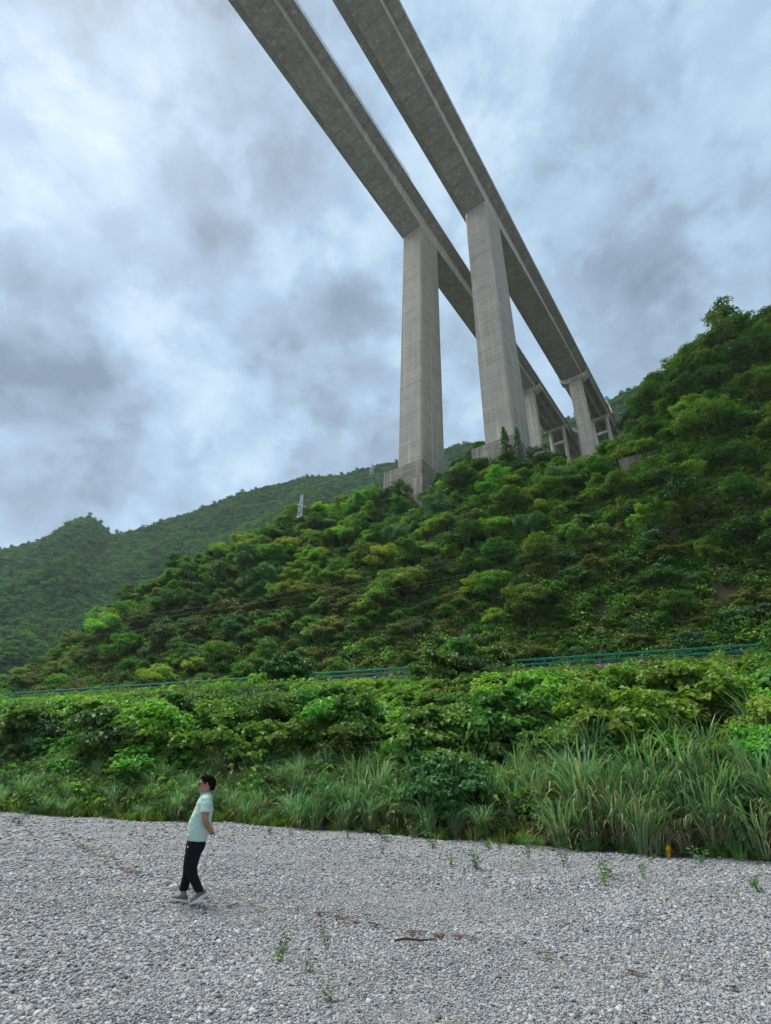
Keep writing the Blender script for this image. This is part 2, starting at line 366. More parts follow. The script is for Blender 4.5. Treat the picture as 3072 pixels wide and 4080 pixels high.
# ------------------------------------------------------------------ gravel bank (the ground), far out to the horizon
def mat_gravel():
    mt, nt, out = new_mat('river_gravel'); g = G(nt)
    tc = g.n("ShaderNodeTexCoord").outputs['Object']
    warp = g.n("ShaderNodeVectorMath", operation='MULTIPLY_ADD')
    nz = g.n("ShaderNodeTexNoise"); g.l(tc, nz.inputs['Vector']); nz.inputs['Scale'].default_value = 14
    g.l(nz.outputs['Color'], warp.inputs[0]); warp.inputs[1].default_value = (0.03, 0.03, 0.03); g.l(tc, warp.inputs[2])
    def vor(scale, feature='F1'):
        v = g.n("ShaderNodeTexVoronoi", feature=feature); g.l(warp.outputs[0], v.inputs['Vector']); v.inputs['Scale'].default_value = scale; v.inputs['Randomness'].default_value = 1.0
        return v
    va, vb = vor(24), vor(52)
    sa = g.n("ShaderNodeSeparateColor"); g.l(va.outputs['Color'], sa.inputs[0]); sb = g.n("ShaderNodeSeparateColor"); g.l(vb.outputs['Color'], sb.inputs[0])
    stops = [(0.0, (0.08, 0.082, 0.088)), (0.25, (0.22, 0.228, 0.24)), (0.5, (0.34, 0.35, 0.36)), (0.72, (0.43, 0.435, 0.44)), (0.86, (0.48, 0.44, 0.37)), (1.0, (0.66, 0.66, 0.64))]
    ca = g.ramp(sa.outputs[0], stops); cb = g.ramp(sb.outputs[1], stops)
    pick = g.math('GREATER_THAN', sa.outputs[1], 0.55)
    c = g.mix(pick, cb, ca)
    ea, eb = vor(24, 'DISTANCE_TO_EDGE'), vor(52, 'DISTANCE_TO_EDGE')
    gap = g.mix(pick, g.ramp(eb.outputs['Distance'], [(0.0, (0.25, 0.25, 0.25)), (0.10, (1, 1, 1))]), g.ramp(ea.outputs['Distance'], [(0.0, (0.25, 0.25, 0.25)), (0.08, (1, 1, 1))]))
    c = g.mix(0.8, c, gap, 'MULTIPLY')
    broad = g.noise(tc, 0.28, 6, 0.65)
    c = g.mix(g.math('MULTIPLY', g.ramp(broad, [(0.42, (0, 0, 0)), (0.70, (1, 1, 1))]), 0.5), c, c4((0.25, 0.238, 0.21)))
    h = g.mix(pick, eb.outputs['Distance'], ea.outputs['Distance'])
    g.l(g.bsdf(c, 0.8, 0.25, g.bump(h, 0.9, 0.05)), out.inputs[0]); return mt
M['gravel'] = mat_gravel()
def axis_pts(c, near, step, far, n):
    a = np.arange(-near, near + step / 2, step); b = near + (far - near) * (np.linspace(0, 1, n)[1:]) ** 2
    return np.concatenate([-b[::-1], a, b]) + c
gx, gy = axis_pts(0, 34, 0.4, 1500, 14), axis_pts(14, 22, 0.4, 1500, 14)
X, Y = np.meshgrid(gx, gy)
def ground_z(x, y): return (0.05 * np.sin(x * 0.55 + 1.3) * np.sin(y * 0.41 + 0.4) + 0.025 * np.sin(1.3 * x + 0.9 * y) + 0.02 * np.sin(2.1 * y - 1.7 * x)) * (np.hypot(x, y) < 60)
Z = ground_z(X, Y)
def grid_faces(ny, nx):
    i = np.arange(ny * nx).reshape(ny, nx)
    return np.stack([i[:-1, :-1], i[:-1, 1:], i[1:, 1:], i[1:, :-1]], -1).reshape(-1, 4)
gravel = obj('gravel_bank', np_mesh('gravel_bank', np.stack([X, Y, Z], -1).reshape(-1, 3), grid_faces(*X.shape), M['gravel'], smooth=True))
tag(gravel, 'wide bank of grey river gravel the man walks on', 'ground', kind='structure')

# ------------------------------------------------------------------ hillside
def mat_soil():
    mt, nt, out = new_mat('hill_soil'); g = G(nt)
    tc = g.n("ShaderNodeTexCoord").outputs['Object']
    a = g.noise(tc, 0.25, 6, 0.6); b = g.noise(tc, 2.2, 6, 0.7)
    c = g.mix(g.ramp(a, [(0.4, (0, 0, 0)), (0.62, (1, 1, 1))]), c4((0.075, 0.075, 0.032)), c4((0.155, 0.105, 0.062)))
    c = g.mix(b, c, c4((0.035, 0.042, 0.02)))
    g.l(g.bsdf(c, 0.95, 0.1, g.bump(b, 0.8, 0.3)), out.inputs[0]); return mt
M['soil'] = mat_soil()
uu = np.concatenate([np.arange(-200, -110, 5.0), np.arange(-110, 45, 1.0), np.arange(45, 201, 6.0)])
vv = np.concatenate([np.arange(8, 38, 0.8), np.array([38.2, 38.6, 39.0, 39.3, 40, 42, 44, 45.0]), np.arange(46, 100, 1.0), np.arange(100, 162, 4.0)])
UU, VV = np.meshgrid(uu, vv)
HX, HY = uv_xy(UU, VV)
hill = obj('hillside', np_mesh('hillside', np.stack([HX, HY, land(UU, VV)], -1).reshape(-1, 3), grid_faces(*UU.shape), M['soil'], smooth=True))
tag(hill, 'steep overgrown hillside rising behind the gravel bank', 'hillside', kind='structure')

# road along the hillside
mb = MB(); rp = np.arange(-130, 90, 4.0)
for a, b in zip(rp[:-1], rp[1:]):
    A = [(*uv_xy(a, v), z) for v, z in ((39.25, 9.7), (39.25, 10.04), (44.9, 10.04), (44.9, 9.7))]
    B = [(*uv_xy(b, v), z) for v, z in ((39.25, 9.7), (39.25, 10.04), (44.9, 10.04), (44.9, 9.7))]
    mb.add(A + B, [(0, 4, 5, 1), (1, 5, 6, 2), (2, 6, 7, 3)])
tag(mb.build('hill_road', M['asphalt']), 'narrow asphalt road cut along the hillside behind the guardrail', 'road', kind='structure')

# ------------------------------------------------------------------ far mountains
RIDGE = [  # azimuth, distance, elevation of the crest
    (-110, 800, 10), (-85, 760, 13), (-65, 720, 16), (-52, 690, 16.8), (-44, 670, 17.2), (-40.5, 660, 17.8), (-38.8, 655, 18.7), (-37.1, 645, 20.0), (-36.3, 640, 21.4), (-35.4, 638, 22.5), (-34.5, 636, 22.9),
    (-33.4, 634, 22.6), (-32.1, 630, 21.8), (-31.1, 620, 22.0), (-29.1, 610, 23.1), (-27.2, 600, 24.3), (-23.1, 580, 26.8), (-19.6, 560, 29.0), (-15.9, 545, 30.5), (-11.1, 530, 32.3), (-5.8, 520, 33.0),
    (-4, 515, 33.8), (0.3, 505, 34.8), (5, 495, 35.8), (9.4, 480, 36.6), (11.5, 475, 36.8), (13.8, 465, 36.5), (20, 440, 36.8), (26, 425, 37.6), (30.9, 415, 38.3), (33.5, 410, 38.7), (35.6, 405, 38.9), (37.8, 400, 38.9),
    (42, 395, 39.5), (50, 390, 40), (65, 400, 38), (90, 450, 30), (110, 520, 24)]
ra = np.array([r[0] for r in RIDGE], float); rr = np.array([r[1] for r in RIDGE], float); re_ = np.array([r[2] for r in RIDGE], float)
maz = np.concatenate([np.arange(-110, -46, 1.5), np.arange(-46, 46, 0.25), np.arange(46, 111, 1.5)])
ms = np.concatenate([np.linspace(0, 1, 46), np.array([1.06, 1.15, 1.3, 1.6])])
def mountain(az, s):
    r1 = np.interp(az, ra, rr); h1 = r1 * np.tan(np.radians(np.interp(az, ra, re_))) + EYE
    r0 = 165 + 0 * az
    r = r0 + (r1 - r0) * s
    env = np.clip(s, 0, 1) ** 1.25
    h = -8 + (h1 + 8) * env
    a = np.radians(az); x, y = r * np.sin(a), r * np.cos(a)
    gul = 16 * np.sin(0.019 * x + 0.6 * np.sin(0.011 * y)) * np.sin(0.007 * y + 1.0) + 8 * np.sin(0.045 * x - 0.02 * y + 2) + 5 * np.sin(0.03 * x + 0.06 * y)
    h = h + gul * np.sin(PI * np.clip(s, 0, 1)) * 1.0
    h = np.where(s > 1, h1 - (r - r1) * 0.75, h)
    return x, y, h
AZ, SS = np.meshgrid(maz, ms)
mx_, my_, mz_ = mountain(AZ, SS)
mt_far = mat_plain('far_slope', (0.035, 0.055, 0.022), 0.95, 0.1, 0.4, 0.05)
mtn = obj('far_mountain', np_mesh('far_mountain', np.stack([mx_, my_, mz_], -1).reshape(-1, 3), grid_faces(*AZ.shape)[:, ::-1], mt_far, smooth=True))
tag(mtn, 'forested mountain ridge far behind the hillside', 'mountain', kind='structure')

# ------------------------------------------------------------------ air
def build_haze():
    mb = MB(); mb.box((0, 14, 220), (3300, 3300, 520))
    mt, nt, out = new_mat('haze_air')
    v = nt.nodes.new("ShaderNodeVolumePrincipled"); v.inputs['Color'].default_value = (0.80, 0.90, 1.0, 1); v.inputs['Density'].default_value = 0.00014; v.inputs['Anisotropy'].default_value = 0.1
    nt.links.new(v.outputs[0], out.inputs['Volume'])
    o = mb.build('haze', mt); tag(o, 'thin pale haze in the valley air', 'haze', kind='stuff'); return o
USE_HAZE = True
if USE_HAZE: build_haze()

# ------------------------------------------------------------------ the twin viaducts
BETA = R_(37.89)
BD = np.array([math.sin(BETA), math.cos(BETA), 0.0]); BN = np.array([math.cos(BETA), -math.sin(BETA), 0.0]); BZ = np.array([0, 0, 1.0])
GRADE = 0.0195
PL = np.array([7.374, 84.70, 147.63 + EYE]); PR = PL + 18.92 * BN + 4.92 * np.array([BD[0], BD[1], GRADE])
BW, OVER, PIER_T, HP, HM = 6.5, 2.75, 9.9, 6.8, 2.9
def depth(s):
    """girder depth below the slab edge, deepest over the main pier"""
    if -0.3 <= s <= PIER_T: return HP
    q = (-s if s < 0 else (s - PIER_T)) / (72.0 if s < 0 else 74.0)
    q = min(q, 2 - q) if s < 0 else min(q, 1)
    return HM + (HP - HM) * max(0.0, 1 - q) ** 1.75
def bp(B, s, t, z): return B + BD * s + BN * t + BZ * (z + GRADE * s)
def section(B, s, d):
    zt = HP
    return [bp(B, s, t, z) for t, z in ((-BW, zt - d), (0, zt - d), (0, zt - 0.45), (OVER, zt), (OVER, zt + 0.22), (-BW - OVER, zt + 0.22), (-BW - OVER, zt), (-BW, zt - 0.45))]
def chamfered(B, s0, s1, t0, t1, z, c=0.35):
    """rectangular pier outline with chamfered corners, level at height z (absolute)"""
    pts = [(s0 + c, t0), (s1 - c, t0), (s1, t0 + c), (s1, t1 - c), (s1 - c, t1), (s0 + c, t1), (s0, t1 - c), (s0, t0 + c)]
    out = []
    for s, t in pts:
        q = B + BD * s + BN * t; out.append((q[0], q[1], z))
    return out
def viaduct(name, B, label, s_end, foot_top, foot2, netting, seg_rng):
    root = empty(name, (float(B[0]), float(B[1]), 0.0))
    tag(root, label, 'bridge', 'twin viaducts high over the river')
    org = np.array([B[0], B[1], 0.0]); B = B - org            # parts are built about the bridge's own base point
    # box girder, one cast segment after another
    cuts = list(np.arange(-152, -0.1, 4.0)) + [0.0, PIER_T / 2, PIER_T] + list(np.arange(12.0, s_end - 2, 4.0)) + [s_end]
    gap = 0.02
    for a, b in zip(cuts[:-1], cuts[1:]):
        mb = MB(); e = seg_rng.uniform(0, 0.012)
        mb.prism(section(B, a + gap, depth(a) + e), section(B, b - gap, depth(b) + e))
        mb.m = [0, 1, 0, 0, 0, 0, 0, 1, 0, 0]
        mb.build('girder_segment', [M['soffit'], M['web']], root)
    mb = MB()   # web and slab core behind the joints
    for a, b in zip(cuts[:-1], cuts[1:]):
        A = [bp(B, a, t, z) for t, z in ((-BW + .05, HP - depth(a) + .06), (-.05, HP - depth(a) + .06), (-.05, HP), (-BW + .05, HP))]
        C = [bp(B, b, t, z) for t, z in ((-BW + .05, HP - depth(b) + .06), (-.05, HP - depth(b) + .06), (-.05, HP), (-BW + .05, HP))]
        mb.prism(A, C)
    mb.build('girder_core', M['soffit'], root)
    # main pier, cast in lifts
    pier = link(bpy.data.objects.new('pier', None), root)
    z1 = B[2] - 0.02; z = z1
    h = 4.5
    while z > foot_top + 0.4:
        zb = max(foot_top - 0.3, z - h); k = seg_rng.uniform(-0.008, 0.008)
        mb = MB(); mb.prism(chamfered(B, -k, PIER_T + k, -BW - k, k, zb + 0.03), chamfered(B, -k, PIER_T + k, -BW - k, k, z - 0.03))
        mb.build('pier_lift', M['concrete'], pier); z = zb
    mb = MB(); mb.prism(chamfered(B, 0.05, PIER_T - .05, -BW + .05, -.05, foot_top - 1), chamfered(B, 0.05, PIER_T - .05, -BW + .05, -.05, z1 + 1.0)); mb.build('pier_core', M['concrete'], pier)
    # stepped footing in the slope
    t0, t1, s0, s1, zt, zb = foot2[0]
    for (t0, t1, s0, s1, zt, zb) in foot2:
        mb = MB(); mb.prism(chamfered(B, s0, s1, t0, t1, zb, 0.04), chamfered(B, s0, s1, t0, t1, zt, 0.04)); mb.build('footing', M['footing'], root)
    # barriers on both slab edges
    for t in (OVER - 0.30, -BW - OVER + 0.30):
        mb = MB(); cs = list(np.arange(-152, 168, 8.0))
        for a, b in zip(cs[:-1], cs[1:]):
            sec = lambda s: [bp(B, s, t + w, HP + zz) for w, zz in ((-0.24, .22), (0.24, .22), (0.24, .34), (0.10, .95), (-0.10, .95), (-0.24, .5))]
            mb.prism(sec(a), sec(b - 0.01))
        mb.build('barrier', M['barrier'], root)
    # pier at the end of the haunched girder
    cap_z = HP - HM - 0.30
    mb = MB()
    def capsec(s): return [bp(B, s, t, z_) for t, z_ in ((-BW - 2.3, cap_z), (2.3, cap_z), (2.3, cap_z - .9), (0.0, cap_z - 2.6), (-BW, cap_z - 2.6), (-BW - 2.3, cap_z - .9))]
    mb.prism(capsec(s_end - 1.6), capsec(s_end + 1.6)); mb.build('pier_cap', M['concrete'], root)
    for t in (-BW + .6, -0.6):
        mb = MB(); c = bp(B, s_end - .7, t, cap_z + .15); mb.box(c, (0.9, 0.9, 0.3), ax=[BD, BN, BZ]); mb.build('bearing', M['wire'], root)
    ztop = float(bp(B, s_end, 0, cap_z - 2.55)[2]); gz = float(land_xy(*(org + B + BD * s_end - BN * 3)[:2])) - 2.0
    p2 = link(bpy.data.objects.new('pier', None), root); z = ztop
    while z > gz + 0.1:
        zb = max(gz, z - 4.5); k = seg_rng.uniform(-0.006, 0.006)
        mb = MB(); mb.prism(chamfered(B, s_end - 1.3, s_end + 1.3, -BW + .7 - k, -.7 + k, zb + .02, .15), chamfered(B, s_end - 1.3, s_end + 1.3, -BW + .7 - k, -.7 + k, z, .15)); mb.build('pier_lift', M['concrete'], p2); z = zb
    # beam-and-slab approach spans
    spans = [s_end + 0.1, s_end + 34, s_end + 68]
    for a, b in zip(spans[:-1], spans[1:]):
        mb = MB(); sl = lambda s: [bp(B, s, t, z_) for t, z_ in ((-BW - OVER, HP), (OVER, HP), (OVER, HP + .22), (-BW - OVER, HP + .22))]
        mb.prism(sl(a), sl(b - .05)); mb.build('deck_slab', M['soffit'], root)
        for t in (-8.1, -4.9, -1.6, 1.6):
            mb = MB(); bs = lambda s: [bp(B, s, t + w, z_) for w, z_ in ((-.3, HP - 1.9), (.3, HP - 1.9), (.3, HP - 1.55), (.11, HP - 1.4), (.11, HP - .25), (.7, HP - .004), (-.7, HP - .004), (-.11, HP - .25), (-.11, HP - 1.4), (-.3, HP - 1.55))]
            mb.prism(bs(a + .3), bs(b - .35)); mb.build('bridge_beam', M['concrete'], root)
        for f in (0.25, 0.5, 0.75):
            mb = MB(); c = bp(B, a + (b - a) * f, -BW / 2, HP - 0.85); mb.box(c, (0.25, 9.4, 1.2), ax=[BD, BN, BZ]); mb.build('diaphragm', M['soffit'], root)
    # bents of round columns
    for sb in spans[1:]:
        bent = link(bpy.data.objects.new('bent', None), root)
        mb = MB(); cs_ = lambda s: [bp(B, s, t, z_) for t, z_ in ((-BW - 2.2, HP - 1.95), (2.2, HP - 1.95), (2.2, HP - 2.7), (1.3, HP - 3.4), (-BW - 1.3, HP - 3.4), (-BW - 2.2, HP - 2.7))]
        mb.prism(cs_(sb - .9), cs_(sb + .9)); mb.build('cap_beam', M['concrete'], bent)
        for t in (-BW + .6, -0.6 + 1.0):
            zt_ = float(bp(B, sb, t, HP - 3.35)[2]); q = B + BD * sb + BN * t; zg = float(land_xy(*(org + q)[:2])) - 1.5; zg = min(zg, zt_ - 4)
            mb = MB(); mb.tube([(q[0], q[1], zg), (q[0], q[1], zt_)], 0.85, 20); mb.build('column', M['concrete'], bent, smooth=False)
        zt_ = float(bp(B, sb, 0, HP - 11)[2]); q = B + BD * sb + BN * (-BW / 2)
        mb = MB(); mb.box((q[0], q[1], zt_), (1.0, BW - .6, 1.3), ax=[BD, BN, BZ]); mb.build('tie_beam', M['concrete'], bent)
    # inspection ladders hung beside the expansion joint
    for t in (-BW - 2.6, 2.55):
        mb = MB()
        for w in (-.35, .35): mb.tube([bp(B, s_end - 1.2 + w, t, HP + 1.0), bp(B, s_end - 1.2 + w, t, HP - 3.6)], .045, 5)
        for k in range(10): mb.tube([bp(B, s_end - 1.55, t, HP + .8 - k * .45), bp(B, s_end - .85, t, HP + .8 - k * .45)], .03, 4)
        mb.build('inspection_ladder', M['steel'], root)
    if netting:
        for k in range(22):
            s0 = -84 + k * 3.4; mb = MB()
            for j in range(3): mb.tube([bp(B, s0 + j * 1.6, OVER - .1, HP + .2), bp(B, s0 + j * 1.6, OVER - .1, HP + 2.3)], .035, 4)
            for zz in (.9, 1.2, 1.5, 1.8, 2.1, 2.3): mb.tube([bp(B, s0, OVER - .1, HP + zz), bp(B, s0 + 3.2, OVER - .1, HP + zz)], .02, 4)
            mb.build('net_panel', M['netting'], root)
    else:
        mb = MB()
        for k in range(60): mb.tube([bp(B, -100 + 4 * k, OVER - .05, HP + .2), bp(B, -100 + 4 * k, OVER - .05, HP + 1.35)], .05, 4)
        for zz in (1.1, 1.35): mb.tube([bp(B, -100, OVER - .05, HP + zz), bp(B, 136, OVER - .05, HP + zz)], .045, 4)
        mb.build('handrail', M['wire'], root)
    return root
ZF = EYE
vL = viaduct('viaduct', PL, 'concrete viaduct further from the camera, its tall pier on a stepped footing', 91.0, 60.4 + ZF,
        [(-9.4, 0.6, -1.0, 11.2, 60.6 + ZF, 56.2 + ZF), (-4.0, 0.9, -1.35, 10.5, 56.2 + ZF, 43 + ZF), (-9.0, -4.02, -0.6, 10.5, 56.15 + ZF, 43 + ZF)], True, random.Random(1))
vR = viaduct('viaduct', PR, 'concrete viaduct nearer the camera, standing in front of the other deck', 90.0, 61.4 + ZF,
        [(-9.0, 0.8, -1.4, 11.3, 61.6 + ZF, 52.0 + ZF)], False, random.Random(2))

# ramp joining the decks behind the end piers
rt = empty('ramp_viaduct', (0, 0, 0)); tag(rt, 'low curved ramp deck on round columns behind the end pier', 'bridge')
mb = MB(); cs_ = []
for k in range(9):
    f = k / 8; s = 132 + 10 * math.sin(f * PI * .5); t = 2.8 + (18.92 - 9.25 - 2.8 + 1.0) * f
    cs_.append((s, t))
for (sa, ta), (sb, tb) in zip(cs_[:-1], cs_[1:]):
    f = lambda s, t: [bp(PL, s + w, t, z_) for w, z_ in ((0, HP - 1.4), (7, HP - 1.4), (7, HP + .9), (6.7, HP + .9), (6.7, HP + .2), (.3, HP + .2), (.3, HP + .9), (0, HP + .9))]
    mb.prism(f(sa, ta), f(sb, tb))
mb.build('ramp_deck', M['concrete'], rt)
for t in (4.0, 8.0):
    q = bp(PL, 138, t, HP - 1.4); zg = float(land_xy(q[0], q[1])) - 2
    mb = MB(); mb.tube([(q[0], q[1], min(zg, q[2] - 15)), tuple(q)], .8, 18); mb.build('column', M['concrete'], rt)

# lamps and signs on the decks
def street_lamp(B, s, t, label):
    q = bp(B, s, t, HP + .22); root = empty('street_lamp', tuple(q)); tag(root, label, 'street lamp', 'lamps on the far deck')
    mb = MB(); mb.tube([(0, 0, 0), (0, 0, 7.5)], [.11, .07], 8); mb.build('pole', M['steel'], root)
    n2 = BN * (1 if t < -3 else -1)
    mb = MB(); mb.tube([(0, 0, 7.4), tuple(n2 * .8 + BZ * 7.9), tuple(n2 * 2.2 + BZ * 8.0)], .05, 6); mb.build('arm', M['steel'], root)
    mb = MB(); mb.box(tuple(n2 * 2.5 + BZ * 8.0), (.3, .8, .14), ax=[BD, n2, BZ]); mb.build('lamp_head', M['sign_white'], root)
for s, lb in ((66, 'thin steel lamp on the far deck, first beyond the tall piers'), (88, 'thin steel lamp on the far deck over its end pier'), (122, 'thin steel lamp on the far deck beside the ramp')):
    street_lamp(PL, s, -BW - 2.2, lb)
q = bp(PR, 128, OVER - .2, HP + .22); sg = empty('road_sign', tuple(q)); tag(sg, 'white post with two red ringed round signs at the end of the near deck', 'road sign')
mb = MB(); mb.tube([(0, 0, 0), (0, 0, 6.2)], .16, 10); mb.build('post', M['sign_white'], sg)
vd = -BD
for zz in (1.6, 3.1):
    a = np.cross(BZ, vd)
    def disc(r, off, th=.05):
        A = [np.array([0, 0, zz]) + vd * off + a * (r * math.cos(g_)) + BZ * (r * math.sin(g_)) for g_ in np.linspace(0, 2 * PI, 24, endpoint=False)]
        return A, [x + vd * th for x in A]
    mb = MB(); mb.prism(*disc(.68, .18)); d_ = mb.build('sign_disc', M['sign_red'], sg)
    mb = MB(); mb.prism(*disc(.50, .235, .012)); mb.build('sign_face', M['sign_white'], d_)
q = bp(PR, 120, OVER + .4, HP + .22); sg = empty('green_sign', tuple(q)); tag(sg, 'green direction board on a post at the near deck edge', 'road sign')
mb = MB(); mb.tube([(0, 0, 0), (0, 0, 5.0)], .12, 8); mb.build('post', M['steel'], sg)
mb = MB(); mb.box((vd * .2 + BZ * 4.1), (.06, 1.6, 2.4), ax=[BD, BN, BZ]); mb.build('sign_board', M['sign_green'], sg)

# ------------------------------------------------------------------ plants: the shapes
def unit(a): return a / (np.linalg.norm(a, axis=-1, keepdims=True) + 1e-9)
def leaf_quads(C, Nn, size, rs, aspect=0.55, fold=0.25, along=None):
    """a folded lozenge leaf at each centre C with upper side towards Nn"""
    n = len(C); Nn = unit(Nn)
    a = along if along is not None else rs.normal(size=(n, 3))
    a = unit(a - (a * Nn).sum(1, keepdims=True) * Nn); b = np.cross(Nn, a)
    s = size[:, None] if isinstance(size, np.ndarray) else size
    w = s * aspect
    V = np.stack([C - a * s * .5, C + b * w * .5 + Nn * (fold * w) - a * s * 0.05, C + a * s * .5 - Nn * s * .12, C - b * w * .5 + Nn * (fold * w) - a * s * 0.05], 1).reshape(-1, 3)
    F = np.arange(4 * n).reshape(n, 4)
    return V, F
def spray(rs, centre, out, radius, flat, n):
    """points of a leaf spray: a flattened, slightly drooping cushion"""
    p = rs.normal(size=(n, 3)); p = unit(p) * (rs.uniform(0.15, 1, size=(n, 1)) ** 0.6) * radius
    p[:, 2] *= flat
    p[:, 2] -= 0.35 * (p[:, 0] ** 2 + p[:, 1] ** 2) / radius * 0.5
    nn = np.tile(np.array([0, 0, 1.0]), (n, 1)) + 0.55 * unit(p) + 0.45 * out + rs.normal(scale=0.38, size=(n, 3))
    return centre + p, nn
def lobed_crown(rs, rx, rz, base, n_lobes, n_spray, n_leaf, leaf, spr=0.5, flat=0.45, aspect=0.55, lean=0.0, open_=0.0):
    """foliage of a broadleaf crown: sprays spread over several uneven lobes"""
    Vs, Fs, k, tips = [], [], 0, []
    lob = []
    for i in range(n_lobes):
        a = 2 * PI * (i + rs.uniform(-.35, .35)) / n_lobes; h = rs.uniform(-.55, .85)
        rr_ = rs.uniform(.42, .86) * math.sqrt(max(.15, 1 - h * h * .7))
        c = np.array([rx * rr_ * math.cos(a) + lean * rz * h, rx * rr_ * math.sin(a), base + rz + rz * h * .75]); lob.append((c, rx * rs.uniform(.24, .46), rz * rs.uniform(.22, .42)))
    lob.append((np.array([lean * rz, 0, base + rz * 1.55]), rx * .36, rz * .42))
    per = max(1, n_spray // len(lob))
    for c, lr, lz in lob:
        tips.append(c)
        for _ in range(per):
            d = unit(rs.normal(size=3)); d[2] = abs(d[2]) * .9 - .22 if rs.rand() < .85 else d[2]
            if rs.rand() < open_: continue
            q = c + d * np.array([lr, lr, lz]) * rs.uniform(.72, 1.08)
            P_, N_ = spray(rs, q, d, spr * rs.uniform(.7, 1.3), flat, n_leaf)
            v, f = leaf_quads(P_, N_, leaf * rs.uniform(.7, 1.3, size=n_leaf), rs, aspect)
            Vs.append(v); Fs.append(f + k); k += len(v)
    return np.concatenate(Vs), np.concatenate(Fs), tips
def trunk_builder(rs, tips, base_r, height, lean=0.0):
    mb = MB(); top = np.array([lean * height * .5, 0, height])
    n = 6; pts = [np.array([lean * height * .5 * (i / n) ** 1.3 + .06 * height * math.sin(i * 1.7) * (i / n), .04 * height * math.sin(i * 2.3 + 1) * (i / n), height * i / n]) for i in range(n + 1)]
    pts[0][2] = -0.6
    mb.tube(pts, [base_r * (1 - .6 * i / n) * (1.35 if i == 0 else 1) for i in range(n + 1)], 8)
    for t in tips:
        j = int(np.clip(round((.35 + .5 * rs.rand()) * n), 2, n)); a = pts[j]; mid = a * .5 + t * .5 + np.array([0, 0, -.08 * height]) + rs.normal(scale=.05 * height, size=3) * .5
        r = base_r * .42; mb.tube([a, mid, t, t + (t - mid) * .4], [r, r * .7, r * .4, r * .15], 5, cap=False)
    return mb
def reed_mesh(name, rs, n, height, spread, width, dry, mats):
    Vs, Fs, mi, k = [], [], [], 0; seg = 6
    for i in range(n):
        a = rs.uniform(0, 2 * PI); r0 = spread * .22 * math.sqrt(rs.rand()); root = np.array([r0 * math.cos(a), r0 * math.sin(a), -.1])
        L_ = height * rs.uniform(.55, 1.25); isdry = rs.rand() < dry
        tilt = rs.uniform(.02, .42) if not isdry else rs.uniform(.2, .7); dirn = a + rs.normal(scale=.6)
        h = np.array([math.cos(dirn), math.sin(dirn), 0]); side = np.array([-h[1], h[0], 0])
        bend = rs.uniform(.7, 2.3) if not isdry else rs.uniform(1.2, 2.4); p = root.copy(); ang = tilt; w0 = width * rs.uniform(.7, 1.3) * (0.7 if isdry else 1)
        if isdry: L_ *= .75
        pts = []
        for j in range(seg + 1):
            f = j / seg; w = w0 * (0.55 + .8 * f if f < .4 else 1.0) * (1 - max(0, f - .45) / .55) ** .8 + .002
            pts += [p - side * w * .5, p + side * w * .5]
            ang = tilt + bend * f ** 2.2 * 1.35
            p = p + (h * math.sin(ang) + np.array([0, 0, 1]) * math.cos(ang)) * (L_ / seg)
        Vs.append(np.array(pts)); base = k
        for j in range(seg): Fs.append((base + 2 * j, base + 2 * j + 1, base + 2 * j + 3, base + 2 * j + 2)); mi.append(1 if isdry else 0)
        k += len(pts)
    return np_mesh(name, np.concatenate(Vs), np.array(Fs), mats, mi)
PROTO = bpy.data.collections
def proto_coll(name, meshes):
    c = PROTO.new(name)
    for i, me in enumerate(meshes):
        o = bpy.data.objects.new("%s_%02d" % (name, i), me); c.objects.link(o)
    return c
def scatter(name, coll, P_, rot, scl, idx, parent=None):
    """many alike small things as one object: points that carry shapes from a collection"""
    me = bpy.data.meshes.new(name); n = len(P_)
    me.vertices.add(n); me.vertices.foreach_set("co", np.asarray(P_, np.float32).ravel())
    a = me.attributes.new("rot", 'FLOAT_VECTOR', 'POINT'); a.data.foreach_set("vector", np.asarray(rot, np.float32).ravel())
    a = me.attributes.new("scl", 'FLOAT_VECTOR', 'POINT'); a.data.foreach_set("vector", np.asarray(scl, np.float32).ravel())
    a = me.attributes.new("idx", 'INT', 'POINT'); a.data.foreach_set("value", np.asarray(idx, np.int32))
    ng = bpy.data.node_groups.new(name, 'GeometryNodeTree')
    ng.interface.new_socket("Geometry", in_out='INPUT', socket_type='NodeSocketGeometry'); ng.interface.new_socket("Geometry", in_out='OUTPUT', socket_type='NodeSocketGeometry')
    N = ng.nodes.new; L = ng.links.new
    gi, go = N("NodeGroupInput"), N("NodeGroupOutput")
    ci = N("GeometryNodeCollectionInfo"); ci.inputs['Collection'].default_value = coll; ci.inputs['Separate Children'].default_value = True; ci.inputs['Reset Children'].default_value = True
    def attr(nm, t):
        x = N("GeometryNodeInputNamedAttribute"); x.data_type = t; x.inputs['Name'].default_value = nm; return [o for o in x.outputs if o.enabled][0]
    ip = N("GeometryNodeInstanceOnPoints"); e2r = N("FunctionNodeEulerToRotation")
    L(gi.outputs[0], ip.inputs['Points']); L(ci.outputs[0], ip.inputs['Instance']); ip.inputs['Pick Instance'].default_value = True
    L(attr("idx", 'INT'), ip.inputs['Instance Index']); L(attr("rot", 'FLOAT_VECTOR'), e2r.inputs[0]); L(e2r.outputs[0], ip.inputs['Rotation']); L(attr("scl", 'FLOAT_VECTOR'), ip.inputs['Scale'])
    L(ip.outputs[0], go.inputs[0])
    o = obj(name, me, parent); md = o.modifiers.new("scatter", 'NODES'); md.node_group = ng
    return o
rs = np.random.RandomState(11)
